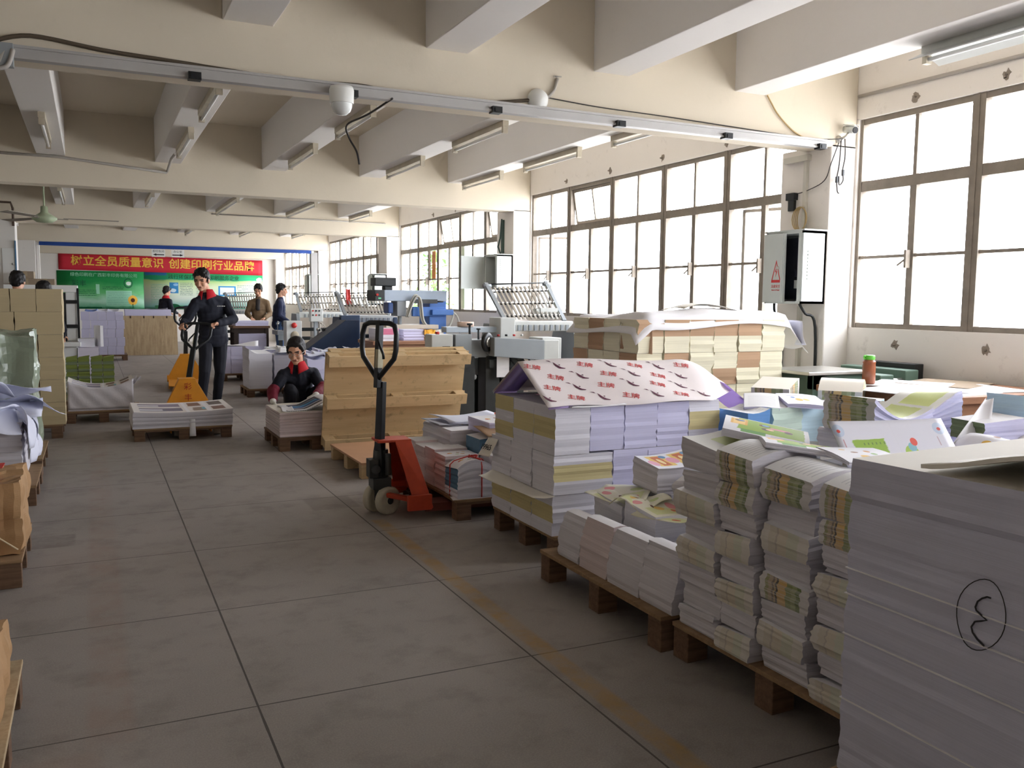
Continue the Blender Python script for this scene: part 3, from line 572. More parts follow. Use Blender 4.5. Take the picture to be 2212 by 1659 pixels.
def hand_parts(W, d, n, side, curl=(.5, .6, .5), s=1., r=.0085):
    """palm and five separate fingers; d along the hand, n the way the fingers close, side the thumb side"""
    W, d, n = V(W), V(d).normalized(), V(n); n = (n-d*n.dot(d)).normalized(); t = V(side); t = (t-d*t.dot(d)-n*t.dot(n)).normalized(); P = []
    for off in (.026, .009, -.009, -.025): P.append(('c', W+t*off*.6*s, .013*s, W+d*.085*s+t*off*s, .0115*s))
    for i, (off, L) in enumerate(((.027, .072), (.009, .080), (-.009, .075), (-.026, .058))):
        p = W+d*.088*s+t*off*s; a = .08*i
        for f, c in zip((.45, .3, .25), curl):
            a += c+.06*i; q = p+(d*cos(a)+n*sin(a))*L*f*s; P.append(('c', p, r*s, q, r*.92*s)); p = q
    p = W+d*.022*s+t*.024*s; q = p+(d*.55+t*.7+n*.35).normalized()*.048*s; P.append(('c', p, .0125*s, q, .010*s)); P.append(('c', q, .0098*s, q+(d*.8+t*.0+n*.6).normalized()*.032*s, .0085*s)); return P
def person(label, J, face, jacket, trousers, vox=.007, hair='short', collar=None, gloves=False, group=None, hands=None, shoes=True, undershirt=None, sleeve=None, glasses=False, kr=1.0):
    J = {k: V(v) for k, v in J.items()}; base = V((J['pelvis'].x, J['pelvis'].y, 0)); o = empty('person', base, label, 'person', group)
    for k in J: J[k] = J[k]-base
    fwd = V(face).normalized(); rt = fwd.cross(V((0, 0, 1))).normalized(); up = rt.cross(fwd); HM = MX((-rt, -fwd, up)).transposed().to_3x3(); HC = J['head']; HS = 1.09; H = lambda x, y, z: HC+HM@V((x*HS, y*HS, z*HS))
    P = [('e', H(0, .012, .032), (.074, .092, .088), HM), ('e', H(0, -.025, -.045), (.056, .058, .066), HM), ('e', H(0, -.058, -.088), (.028, .024, .024), HM), ('c', H(0, -.080, .008), .009, H(0, -.100, -.034), .014), ('c', H(-.014, -.088, -.036), .010, H(.014, -.088, -.036), .010),
         ('e', H(0, -.071, .022), (.052, .018, .012), HM), ('e', H(.036, -.055, -.028), (.024, .026, .026), HM), ('e', H(-.036, -.055, -.028), (.024, .026, .026), HM), ('e', H(.077, .008, -.008), (.010, .022, .032), HM), ('e', H(-.077, .008, -.008), (.010, .022, .032), HM), ('c', H(-.018, -.079, -.060), .010, H(.018, -.079, -.060), .010),
         ('c', H(0, .025, -.05), .056, J['neck'], .058), ('c', J['neck'], .06, J['chest'], .10), ('c', J['chest'], .10, J['pelvis'], .10)]
    P = [('e', p[1], tuple(r*HS for r in p[2]), p[3]) if p[0] == 'e' else p for p in P]
    for s in 'RL':
        P += [('c', J['sho'+s].lerp(J['chest'], .15)-V((0, 0, .03)), .036, J['elb'+s], .034), ('c', J['elb'+s], .034, J['han'+s], .026), ('c', J['chest'], .08, J['sho'+s].lerp(J['chest'], .15)-V((0, 0, .03)), .036), ('c', J['hip'+s], .07, J['kne'+s], .05), ('c', J['kne'+s], .048, J['ank'+s], .034), ('c', J['pelvis'], .09, J['hip'+s], .07)]
        d = (J['han'+s]-J['elb'+s]).normalized(); hn = (hands or {}).get(s) or (d, V((0, 0, -1)) if abs(d.z) < .8 else fwd, (1, 0, 0) if s == 'R' else (-1, 0, 0), (.5, .6, .5)); HP = hand_parts(J['han'+s]+d*.01, hn[0], hn[1], hn[2], hn[3]); P += HP
        if gloves: flesh('glove', [(p[0], p[1], p[2]*1.22, p[3], p[4]*1.22) for p in HP]+[('c', J['han'+s]-d*.05, .036, J['han'+s]+d*.01, .034)], vox*.8, [GLOVE], o, 2, .0015)
    eyes = [H(sx*.031, -.082, .006) for sx in (-1, 1)]; brow = [H(sx*.031, -.085, .026) for sx in (-1, 1)]; lip = H(0, -.090, -.060)
    def paint(c):
        for e in eyes:
            q = HM.transposed()@(c-e)
            if (q.x/.016)**2+(q.z/.006)**2 < 1 and abs(q.y) < .03: return 1
        for e in brow:
            q = HM.transposed()@(c-e)
            if (q.x/.024)**2+(q.z/.006)**2 < 1 and abs(q.y) < .03: return 2
        q = HM.transposed()@(c-lip)
        return 3 if (q.x/.024)**2+(q.z/.009)**2 < 1 and abs(q.y) < .03 else 0
    flesh('body', P, vox*.75, [SKIN, EYE, HAIR, LIP], o, 2, 0, paint)
    hp = [('e', H(0, .026, .052), (.084, .096, .084), HM), ('e', H(0, .062, .0), (.070, .055, .085), HM), ('e', H(.066, .02, .02), (.022, .045, .05), HM), ('e', H(-.066, .02, .02), (.022, .045, .05), HM)]
    if hair == 'short': hp += [('e', H(x, -.047, .084-.25*abs(x)), (.024, .026, .02), HM) for x in (-.05, -.018, .018, .05)]
    else: hp += [('e', H(0, -.026, .086), (.066, .044, .026), HM), ('c', H(.062, -.035, .06), .018, H(.074, -.01, -.01), .014), ('c', H(-.062, -.035, .06), .018, H(-.074, -.01, -.01), .014), ('c', H(0, .11, .0), .035, H(0, .16, -.06), .032), ('c', H(0, .16, -.06), .032, H(.0, .17, -.2), .015)]
    hp = [('e', p[1], tuple(r*HS*1.03 for r in p[2]), p[3]) if p[0] == 'e' else p for p in hp]
    flesh('hair', hp, vox*.9, [HAIR], o, 3, .009 if hair == 'short' else .003, None, 2., 34.)
    # clothing
    jk = [('c', J['neck']-V((0, 0, .03)), .075, J['chest'], .125*kr)]
    ax = (J['shoR']-J['shoL']).normalized(); fr = ax.cross(V((0, 0, 1))).normalized(); TM = MX((ax, fr, V((0, 0, 1)))).transposed().to_3x3(); sw = (J['shoR']-J['shoL']).length/2
    for t in (0, .2, .4, .6, .8, 1.0, 1.15): c = J['chest'].lerp(J['pelvis'], t); jk.append(('e', c, (sw*(.86-.08*t*(1-t)*2+.06*t)*kr, (.125+.015*t)*kr, .11), TM))
    for s in 'RL':
        sh = J['sho'+s].lerp(J['chest'], .12)-V((0, 0, .022)); jk += [('c', sh, .070*kr, J['elb'+s], .062*kr), ('c', J['chest'], .1, sh, .072), ('c', J['neck']-V((0, 0, .045)), .062, sh+V((0, 0, .006)), .060)]
        if not sleeve: jk.append(('c', J['elb'+s], .058*kr, J['han'+s].lerp(J['elb'+s], .08), .044*kr))
        else: flesh('sleeve', [('c', J['elb'+s].lerp(J['sho'+s], .12), .063, J['elb'+s], .062), ('c', J['elb'+s], .062, J['han'+s].lerp(J['elb'+s], .14), .044)], vox, [sleeve], o, 3, .006, None, 4.)
    hem = J['pelvis']-V((0, 0, .13)); cuts = [(hem, (0, 0, -1))] if J['kneR'].z < J['pelvis'].z else []
    flesh('jacket', jk, vox, [jacket], o, 9, .010, None, 1.+len(label), 9., cuts)
    tr = [('e', J['pelvis'], (.165, .115, .12), TM)]
    for s in 'RL': tr += [('c', J['hip'+s], .095, J['kne'+s], .072), ('c', J['kne'+s], .070, J['ank'+s], .056), ('c', J['pelvis'], .10, J['hip'+s], .095)]
    flesh('trousers', tr, vox*1.15, [trousers], o, 7, .008, None, 3., 8.)
    if shoes:
        for s in 'RL':
            toe = V((fwd.x, fwd.y, 0)).normalized() if 'toe' not in J else (J['toe']).normalized(); a = J['ank'+s]; flesh('shoe', [('c', V((a.x, a.y, .045))-toe*.05, .040, V((a.x, a.y, .035))+toe*.13, .033), ('c', V((a.x, a.y, .06)), .045, V((a.x, a.y, .1)), .046)], vox*1.1, [SHOE], o, 2)
    if collar:
        n0 = J['neck']; b = MB(); ang = math.atan2(fwd.y, fwd.x)
        def cf(u, v):
            a = ang+R(18)+u*R(324); rr = .066+.034*v+.012*v*abs(cos((u-.5)*pi)); rise = .045*(1-v)-.03*v-.055*v*(abs(2*u-1)**3); return V((n0.x+rr*cos(a), n0.y+rr*sin(a), n0.z+rise))
        b.sheet(cf, 30, 5, 0, .004); b.build('collar', collar, o)
    if undershirt:
        n0 = J['neck']; f2 = V((fwd.x, fwd.y, 0)).normalized(); flesh('undershirt', [('c', n0+f2*.03-V((0, 0, .06)), .058, n0+f2*.10-V((0, 0, .24)), .05), ('c', n0-V((0, 0, .0)), .064, n0-V((0, 0, .03)), .066)], vox, [undershirt], o, 3)
    if glasses:
        for sx in (-1, 1):
            b = MB(); b.tube([H(sx*.033+.022*cos(2*pi*i/16), -.098, .002+.016*sin(2*pi*i/16)) for i in range(16)], .0022, 0, 5, closed=True); b.tube([H(sx*.055, -.097, .006), H(sx*.08, -.04, .008), H(sx*.082, .01, .008)], .0022, 0, 5); b.build('spectacles', CHROME, o)
        b = MB(); b.tube([H(-.011, -.099, .006), H(.011, -.099, .006)], .0022, 0, 5); b.build('spectacles', CHROME, o)
    return o
grip = (1.0, 1.2, .8)
o = person('young man in dark uniform with red collar leaning on the yellow jack handle', dict(pelvis=(1.37, 11.60, .92), chest=(1.335, 11.53, 1.27), neck=(1.29, 11.47, 1.46), head=(1.225, 11.40, 1.615), shoR=(1.135, 11.44, 1.365), shoL=(1.53, 11.58, 1.385), elbR=(1.03, 11.42, 1.11), elbL=(1.60, 11.42, 1.14), hanR=(.985, 11.27, 1.085), hanL=(1.37, 11.17, 1.09),
    hipR=(1.28, 11.58, .90), hipL=(1.46, 11.64, .90), kneR=(1.24, 11.42, .50), kneL=(1.44, 11.58, .49), ankR=(1.20, 11.50, .09), ankL=(1.42, 11.78, .09), toe=(.05, -1, 0)), (-.42, -.86, -.30), NAVYC, DARKT, .0065, 'short', REDC,
    hands={'R': ((-.25, -.75, -.35), (.2, -.5, -.9), (1, 0, .1), grip), 'L': ((-.85, -.45, -.2), (-.1, -.6, -.8), (-.2, .2, .9), grip)})
b = MB(); [b.box(-.045+.02*i, -.032+.02*i, -.002, 0, -.006, .006) for i in range(5)]; q = b.build('badge', LSTEEL, o, (.075, -.205, 1.30))
person('woman crouching in dark vest with red collar, maroon sleeves and white gloves', dict(pelvis=(1.98, 9.42, .30), chest=(1.93, 9.22, .55), neck=(1.905, 9.14, .715), head=(1.875, 9.06, .865), shoR=(1.735, 9.12, .645), shoL=(2.10, 9.22, .655), elbR=(1.63, 9.02, .46), elbL=(2.13, 9.00, .47), hanR=(1.60, 8.86, .385), hanL=(1.985, 8.68, .445),
    hipR=(1.90, 9.40, .28), hipL=(2.07, 9.44, .28), kneR=(1.80, 9.00, .47), kneL=(2.12, 9.08, .46), ankR=(1.83, 9.28, .09), ankL=(2.14, 9.36, .09), toe=(-.1, -1, 0)), (-.42, -.84, -.34), NAVYC, DARKT, .0065, 'long', REDC, True, sleeve=MAROON, glasses=True, kr=.92,
    hands={'R': ((-.25, -.55, -.75), (.5, -.3, -.4), (.8, -.2, .4), (.4, .5, .4)), 'L': ((-.5, -.75, -.25), (-.2, -.1, -.9), (-.9, .3, .3), (.7, .9, .6))})
def stand(label, x, y, h, yaw, face, jacket, trousers, hands, **k):
    """a standing figure turned by yaw (0 looks along -y)"""
    s = h/1.75; M = MX.Translation((x, y, 0))@MX.Rotation(yaw, 4, 'Z')@MX.Scale(s, 4); g = lambda a, b2, c: M@V((a, b2, c))
    J = dict(pelvis=g(0, 0, .92), chest=g(0, -.02, 1.26), neck=g(0, -.04, 1.45), head=g(0, -.075, 1.61), shoR=g(-.19, -.02, 1.375), shoL=g(.19, -.02, 1.375), hipR=g(-.09, 0, .9), hipL=g(.09, 0, .9), kneR=g(-.10, -.03, .49), kneL=g(.10, -.02, .49), ankR=g(-.10, .03, .09), ankL=g(.11, .05, .09), toe=MX.Rotation(yaw, 3, 'Z')@V((0, -1, 0)))
    for q, sx in (('R', -1), ('L', 1)):
        e, w = hands[q]; J['elb'+q] = g(sx*.25+e[0], e[1], e[2]); J['han'+q] = g(*w)
    return person(label, J, face, jacket, trousers, **k)
AR = {'R': ((0, -.02, 1.09), (-.14, -.30, 1.0)), 'L': ((0, -.02, 1.09), (.14, -.30, 1.0))}
stand('man in navy jacket and jeans with white gloves facing the folding machine', 3.50, 18.6, 1.71, R(82), (.97, -.2, -.08), BLUEJ, JEANS, {'R': ((0, -.0, 1.08), (-.22, -.26, .90)), 'L': ((0, -.0, 1.08), (.16, -.26, .90))}, vox=.009, gloves=True)
stand('man in open tan jacket looking down at the sorting stand', 3.32, 19.9, 1.71, R(-14), (-.3, -.8, -.42), TANC, DARKT, AR, vox=.009, undershirt=mat('dark grey shirt', (52, 48, 48), .8))
stand('distant worker in dark uniform with red collar beside the plywood board', 1.80, 25.6, 1.70, R(125), (.75, .55, -.25), NAVYC, DARKT, AR, vox=.010, collar=REDC)
stand('taller person with black hair behind the beige blocks, seen from behind', -.86, 13.3, 1.72, R(190), (.2, .9, -.35), NAVYC, DARKT, AR, vox=.011)
stand('shorter person with black hair beside the cutter, seen from behind', -.56, 12.5, 1.57, R(160), (-.1, .9, -.3), NAVYC, DARKT, AR, vox=.011)
# ---------------------------------------------------------------- printed covers (pattern lives in the material)
def mk_cover(name, bg, items, rough=.5, lines=None):
    g = NT(name); u, v, _ = g.sep(g.coord('UV')); col = lin(bg)
    wob = g.math('MULTIPLY', g.math('SUBTRACT', g.noise(g.coord('UV', (1, 1, 1)), 9, 3), .5), .05); uu = g.math('ADD', u, wob); vv = g.math('ADD', v, wob)
    for k, a, b2, c, d, co in items:
        if k == 'r': f = g.box(u, v, a, b2, c, d, .008)
        elif k == 'w': f = g.box(uu, vv, a, b2, c, d, .01)
        else:
            q = g.math('ADD', g.math('POWER', g.math('DIVIDE', g.math('SUBTRACT', u, a), c), 2), g.math('POWER', g.math('DIVIDE', g.math('SUBTRACT', v, b2), d), 2)); f = g.math('LESS_THAN', q, 1)
        col = g.mix(f, col, lin(co))
    return g.done(col, rough, 0, .3)
GRN = (142, 176, 44); SKIN_P = (236, 196, 160); HAIRP = (96, 64, 46); PNK = (226, 140, 160)
COVER_G = mk_cover('green textbook cover', (228, 226, 230), [('w', .16, .97, .05, .84, GRN), ('w', .03, .2, .5, .8, (92, 150, 60)), ('r', .42, .86, .72, .93, (226, 170, 62)), ('r', .45, .83, .75, .9, (238, 196, 110)), ('e', .72, .82, .07, .06, HAIRP), ('e', .74, .8, .05, .04, (90, 140, 190)),
    ('e', .42, .5, .07, .06, HAIRP), ('e', .44, .46, .05, .05, SKIN_P), ('w', .5, .6, .22, .46, PNK), ('e', .48, .24, .07, .05, HAIRP), ('e', .66, .52, .09, .07, HAIRP), ('e', .68, .51, .06, .045, (110, 170, 200)), ('r', .05, .13, .1, .45, (214, 206, 206))])
COVER_S = mk_cover('open green picture page', (214, 212, 220), [('r', .515, .52, 0, 1, (170, 168, 176)), ('w', .13, .42, 0, .66, GRN), ('w', .09, .2, .0, .45, (70, 140, 62)), ('e', .11, .26, .035, .07, (90, 170, 210)), ('e', .1, .3, .03, .05, HAIRP), ('e', .1, .07, .035, .07, (90, 170, 210)), ('e', .05, .83, .05, .11, (186, 196, 214)), ('e', .05, .82, .016, .03, (200, 70, 60)),
    ('r', .055, .07, .5, .68, (170, 80, 80)), ('e', .61, .33, .06, .16, (160, 190, 70)), ('e', .63, .45, .035, .09, (130, 180, 190)), ('e', .66, .55, .03, .08, (222, 80, 60)), ('e', .93, .78, .05, .13, (186, 196, 214)), ('e', .93, .77, .016, .035, (200, 70, 60)), ('r', .88, .892, .42, .62, (150, 60, 66))]+[('r', .22+.035*i, .235+.035*i, .55, .6, (70, 90, 40)) for i in range(6)])
COVER_A = mk_cover('picture cards with two yellow panels', (236, 236, 244), [('w', .12, .45, .16, .9, (238, 206, 120)), ('w', .55, .88, .16, .9, (238, 206, 120)), ('w', .2, .37, .2, .85, (206, 120, 80)), ('w', .63, .8, .2, .85, (206, 120, 80)), ('e', .5, .5, .1, .2, (236, 170, 190)), ('e', .1, .4, .08, .2, (236, 180, 200)), ('e', .42, .78, .06, .1, (110, 150, 190)), ('e', .85, .78, .06, .1, (110, 150, 190)), ('e', .28, .5, .04, .2, (246, 226, 170)), ('e', .71, .5, .04, .2, (246, 226, 170))])
COVER_Y = mk_cover('pale yellow picture sheet', (232, 228, 206), [('w', .1, .9, .1, .5, (216, 218, 160)), ('e', .35, .5, .08, .12, (120, 80, 56)), ('e', .38, .42, .1, .1, (230, 190, 100)), ('e', .7, .7, .12, .1, (196, 206, 140)), ('e', .15, .8, .1, .1, (236, 160, 160)), ('e', .62, .28, .06, .08, (206, 110, 70))])
COVER_W = mk_cover('white picture sheet with small figures', (238, 236, 240), [('e', .3, .55, .07, .08, (236, 190, 90)), ('e', .24, .5, .04, .05, (220, 90, 110)), ('e', .55, .6, .05, .06, (150, 110, 90)), ('e', .62, .35, .07, .05, (210, 150, 90)), ('e', .75, .7, .05, .05, (236, 200, 140)), ('e', .45, .32, .06, .05, (150, 180, 110))])
COVER_L = mk_cover('pale page with a light green panel', (240, 240, 234), [('w', .3, .95, .15, .75, (212, 222, 140))])
COVER_P = mk_cover('printed photo sheets', (236, 230, 226), [('r', .06, .5, .56, .86, (150, 138, 156)), ('r', .06, .28, .62, .74, (240, 238, 240)), ('r', .06, .5, .14, .44, (126, 120, 138)), ('r', .06, .3, .2, .34, (236, 234, 240)), ('w', .58, .72, .56, .9, (142, 110, 96)), ('r', .8, .95, .56, .9, (120, 106, 100)), ('w', .6, .74, .12, .42, (160, 140, 126)), ('r', .8, .94, .12, .42, (150, 116, 104)), ('e', .72, .3, .02, .1, (120, 190, 210)), ('r', .735, .785, 0, 1, (246, 244, 246)), ('r', .52, .56, 0, 1, (246, 244, 246))])
COVER_B = mk_cover('print with blue and dark bands', (236, 234, 236), [('r', .12, .62, .18, .9, (56, 52, 60)), ('w', .14, .6, .5, .62, (80, 170, 220)), ('w', .14, .62, .38, .47, (60, 110, 180)), ('w', .12, .6, .66, .8, (120, 130, 150)), ('r', .12, .62, .3, .36, (230, 232, 240)), ('w', .74, .92, .3, .75, (58, 56, 60)), ('r', .78, .9, .4, .55, (140, 150, 160))])
COVER_N = mk_cover('page of grey text lines', (238, 238, 240), [('r', .1, .9, .12+.09*i, .15+.09*i, (206, 206, 212)) for i in range(8)])
COVER_O = mk_cover('pale page with small orange figures', (236, 236, 246), [('e', .4, .4, .09, .12, (232, 186, 100)), ('e', .58, .42, .08, .1, (236, 196, 120)), ('e', .3, .6, .05, .06, (120, 150, 210)), ('r', .2, .8, .75, .8, (190, 190, 220))])

def pblock(label, loc, w, d, h, edge=PAPER, top=SHEET, rz=0, nl=9, warp=None, jit=.0025, side=None, extra=(), seed=None, n=4, name='paper_block', cat='paper', group=None, topm=None, shear=(0, 0), bulge=0, tilt=None, parent=None):
    """a knocked-up bundle of sheets: local origin at the centre of its base"""
    rr = random.Random(seed if seed is not None else hash_s(label)); mats = [edge, top]+list(extra); b = MB(); nx = ny = n
    ring = [(-.5+i/nx, -.5, 0, i/nx) for i in range(nx)]+[(.5, -.5+i/ny, 1, i/ny) for i in range(ny)]+[(.5-i/nx, .5, 2, i/nx) for i in range(nx)]+[(-.5, .5-i/ny, 3, i/ny) for i in range(ny)]
    N = len(ring); wf = warp or (lambda u, v: 0)
    for k in range(nl+1):
        kf = k/nl; jx, jy = rr.gauss(0, jit), rr.gauss(0, jit); bl = bulge*sin(pi*kf)
        for u, v, s, t in ring:
            b.v.append((u*(w+2*bl*(abs(u) > .49))+jx+shear[0]*kf, v*(d+2*bl*(abs(v) > .49))+jy+shear[1]*kf, h*kf+wf(u+.5, v+.5)*kf**1.3))
    for k in range(nl):
        for i in range(N):
            s = ring[i][2]; t = ring[i][3]; i2 = (i+1) % N; st = 1/nx; mi = side(s, (k+.5)/nl) if side else 0
            b.f.append([k*N+i, k*N+i2, (k+1)*N+i2, (k+1)*N+i]); b.mi.append(mi); b.sm.append(False); b.uv.append([(t, k/nl), (t+st, k/nl), (t+st, (k+1)/nl), (t, (k+1)/nl)])
    k0 = len(b.v); tx, ty = shear
    for i in range(nx+1):
        for j in range(ny+1):
            u, v = i/nx, j/ny; b.v.append(((u-.5)*w+jx+tx, (v-.5)*d+jy+ty, h+wf(u, v)))
    for i in range(nx):
        for j in range(ny):
            q = lambda a, c: k0+a*(ny+1)+c
            b.f.append([q(i, j), q(i+1, j), q(i+1, j+1), q(i, j+1)]); b.mi.append(1); b.sm.append(bool(warp)); b.uv.append([(i/nx, j/ny), ((i+1)/nx, j/ny), ((i+1)/nx, (j+1)/ny), (i/nx, (j+1)/ny)])
    b.f.append(list(range(N))[::-1]); b.mi.append(0); b.sm.append(False); b.uv.append(None)
    o = b.build(name, mats, parent, loc, rz)
    if tilt: o.rotation_euler = (tilt[0], tilt[1], rz)
    if label: tag(o, label, cat, group)
    return o
def hash_s(s):
    h = 7
    for ch in s: h = (h*131+ord(ch)) % 1000003
    return h
def leaf(label, pts, m, nu=10, nv=8, th=.0014, name='loose_sheet', cat='paper', group=None, curl=0, mats=None, parent=None, wave=0):
    """one loose sheet between four corners (a,b,c,d counter-clockwise), curled by `curl` metres"""
    a, b2, c, d = [V(p) for p in pts]; nrm = (b2-a).cross(d-a).normalized(); rr = random.Random(hash_s(label or 'x')); ph = rr.random()*6; q = MB()
    q.sheet(lambda u, v: (a*(1-u)*(1-v)+b2*u*(1-v)+c*u*v+d*(1-u)*v)+nrm*(curl*(4*(u-.5)**2-.5)+wave*sin(ph+5*u+4*v)), nu, nv, 0, th)
    o = q.build(name, mats or [m], parent)
    if label: tag(o, label, cat, group)
    return o
def pallet(label, loc, w, d, h=.14, rz=0, deck=None, wood=None, slats=False, dth=.018, nb=(3, 3)):
    """wooden pallet, origin at the centre of its foot print: deck, stringer boards and blocks"""
    deck = deck or PALLET; wood = wood or PALLETX; o = empty('wooden_pallet', loc, label, 'pallet', None, rz); rr = random.Random(hash_s(label)); b = MB()
    if slats:
        n = 6; p = w/n
        for i in range(n): b.box(-w/2+p*i+.006, -w/2+p*(i+1)-.006, -d/2, d/2, h-dth, h)
    else: b.box(-w/2, w/2, -d/2, d/2, h-dth, h)
    b.build('deck', deck, o, bevel=.002)
    for j in range(nb[1]):
        y = -d/2+.05+(d-.1)*j/(nb[1]-1); b = MB(); b.box(-w/2+.005, w/2-.005, y-.045, y+.045, h-dth-.018, h-dth); b.build('stringer', wood, o, bevel=.002)
        for i in range(nb[0]):
            x = -w/2+.055+(w-.11)*i/(nb[0]-1); b = MB(); b.box(-.05, .05, -.045, .045, 0, h-dth-.018); b.build('block', wood, o, (x, y, 0), rr.uniform(-.06, .06), bevel=.003)
    return o
# ---------------------------------------------------------------- big white load under the printed wrapper
G = 'paper blocks under the printed wrapper'
pallet('dark pallet under the tall white load with the printed wrapper', (2.745, 4.46, 0), 1.09, .80)
X0, Y0 = 2.2, 4.07
SIDEY = lambda ks, lo, hi: (lambda s, k: 2 if s in ks and lo < k < hi else 0)
for i in range(5):
    for j in range(3):
        sd = None
        if i == 4 and j == 0: sd = SIDEY((0,), .3, .72)
        elif i == 0: sd = SIDEY((3,), .32, .78) if j < 2 else (lambda s, k: 2 if s == 3 and (k > .68 or .1 < k < .42) else 0)
        ed = (PAPER, LAV, LAV, LAV, PAPER)[i]
        pblock('white block under the printed wrapper, top tier, %s row back, %s from tag end' % (ORD[j], ORD[i]), (X0+.109+.218*i, Y0+.128+.257*j, .59+(.0 if i else -.01)), .214, .253, .25 if i else .26, ed, SHEET, side=sd, extra=[YELP], group=G, nl=12)
xs = [(0, .37), (.37, .6), (.6, .85), (.85, 1.09)]
for i, (a, c) in enumerate(xs):
    pblock('white block in the middle tier of the wrapper-topped load, %s from tag end' % ORD[i], (X0-.004+(a+c)/2, Y0+.125, .365), c-a-.004, .25, .222 if i else .212, LAV if i else PAPER, SHEET, side=SIDEY((0,), .3, .72) if i == 0 else None, extra=[YELP], group=G, nl=12)
    pblock('white block in the bottom tier of the wrapper-topped load, %s from tag end' % ORD[i], (X0-.008+(a+c)/2, Y0+.13, .14), c-a-.004, .25, .222, LAV if i == 3 else PAPER, SHEET, side=SIDEY((3,), .3, .72) if i == 0 else None, extra=[YELP], group=G, nl=12)
for j in range(2):
    for z, t in ((.365, 'middle'), (.14, 'bottom')):
        pblock('paper block at the aisle end of the wrapper-topped load, %s tier, %s behind corner' % (t, ORD[j]), (X0+.12, Y0+.395+.27*j, z), .25, .265, .222, PAPER, SHEET, side=SIDEY((3,), .3, .72) if t == 'bottom' else None, extra=[YELP], group=G, nl=12)
leaf('drooping white sheet sticking out of the aisle end of the wrapped load', [(2.2, 4.06, .366), (2.2, 4.86, .366), (2.10, 4.86, .34), (2.09, 4.10, .352)], SHEETW, wave=.006)
o = leaf('small white tag with a handwritten number on the wrapped load', [(2.196, 4.78, .565), (2.196, 4.92, .56), (2.13, 4.94, .45), (2.14, 4.79, .46)], SHEETW, name='paper_tag')
text('handwriting', '19965', .05, INK, o, frame((2.150, 4.86, .508), (.1, -1, .05), (.45, 0, .9)), .0008)
def mk_wrap():
    g = NT('printed ream wrapper'); u, v, _ = g.sep(g.coord('UV')); bg = (232, 222, 220)
    n = g.noise(g.coord('Object'), 4, 3); col = g.mix(g.math('MULTIPLY', n, .25), lin(bg), lin((214, 204, 208))); return g.done(col, .55, 0, .3)
def mk_trans(name, c):
    g = NT(name); g.n.remove(g.b); d = g.add('ShaderNodeBsdfDiffuse'); t = g.add('ShaderNodeBsdfTranslucent'); d.inputs[0].default_value = t.inputs[0].default_value = lin(c); mx = g.add('ShaderNodeMixShader'); mx.inputs[0].default_value = .55; g.t.links.new(d.outputs[0], mx.inputs[1]); g.t.links.new(t.outputs[0], mx.inputs[2]); g.t.links.new(mx.outputs[0], g.n['Material Output'].inputs['Surface']); return g.m
WRAP = mk_wrap(); WRAPIN = mk_trans('lilac wrapper inside', (214, 196, 236))
# ridge tent of wrapper: a front slope, back slope, folded right end
def tent(u, v):
    x = 2.14+1.36*u; ridge = V((x+.02, 4.45, 1.06+.012*sin(u*7)-.05*max(0, u-.8)*5*.2)); f = V((x-.0, 4.04+.015*sin(u*9), .845+.006*sin(u*13))); bk = V((x+.05, 4.86, .85))
    if u > .8: k = (u-.8)/.2; ridge += V((0, -.05*k, -.13*k*k)); f += V((.02*k, .2*k, .02*k)); bk += V((.1*k, -.1*k, -.04*k))
    if v < .5: t = v*2; p = f.lerp(ridge, t); p.z += .02*sin(pi*t)*sin(3+u*11)*.6
    else: t = v*2-1; p = ridge.lerp(bk, t)
    return p
b = MB(); b.sheet(tent, 34, 16, 0, .0016, sm=True); wr = b.build('paper_wrapper', [WRAP]); tag(wr, 'creased white wrapper printed with red characters tented over the white load', 'wrapper')
q = MB(); q.sheet(lambda u, v: V((3.47+.14*u, 4.22+.3*v-.1*u, .90-.14*u+.02*sin(v*6))), 6, 8, 0, .0016); q.build('folded_flap', WRAPIN, wr)
q = MB(); q.sheet(lambda u, v: tent(.002, v)-V((-.004, 0, .012)) if u > .5 else tent(.12, v)-V((0, 0, .012)), 1, 16, 0, .001); q.build('lining', WRAPIN, wr)
for r_ in range(4):
    for c_ in range(7):
        u = .03+.125*c_+.062*(r_ % 2)-.015*r_; v = .08+.115*r_
        if not .02 < u < .80: continue
        p = tent(u, v); du = (tent(u+.01, v)-p).normalized(); dv = (tent(u, v+.01)-p); dv = (dv-du*dv.dot(du)).normalized(); nn = du.cross(dv); Fm = frame(p+nn*.002, du*.94-dv*.34, dv)
        if (c_+r_) % 2: text('wrapper_print', '主牌', .052, REDINK, wr, Fm, .0004)
        else:
            s = MB(); s.prism([(-.035, .028), (-.02, -.005), (.005, -.024), (.036, -.018), (.04, -.012), (.015, -.01), (-.005, .002), (-.018, .014)], .0006, 0, Fm); s.prism([(.0, .008), (.008, .006), (.009, .014), (.001, .015)], .0006, 0, Fm); s.prism([(-.075, .03), (-.055, .034), (-.045, .024), (-.06, .027)], .0006, 0, Fm)
            s.build('wrapper_print', mat('dark plum print', (96, 40, 66), .6), wr)
leaf('pale sheets slipping out under the wrapper front edge', [(2.28, 4.03, .842), (2.62, 4.03, .845), (2.62, 4.2, .846), (2.28, 4.2, .846)], SHEET, curl=.004, th=.004)
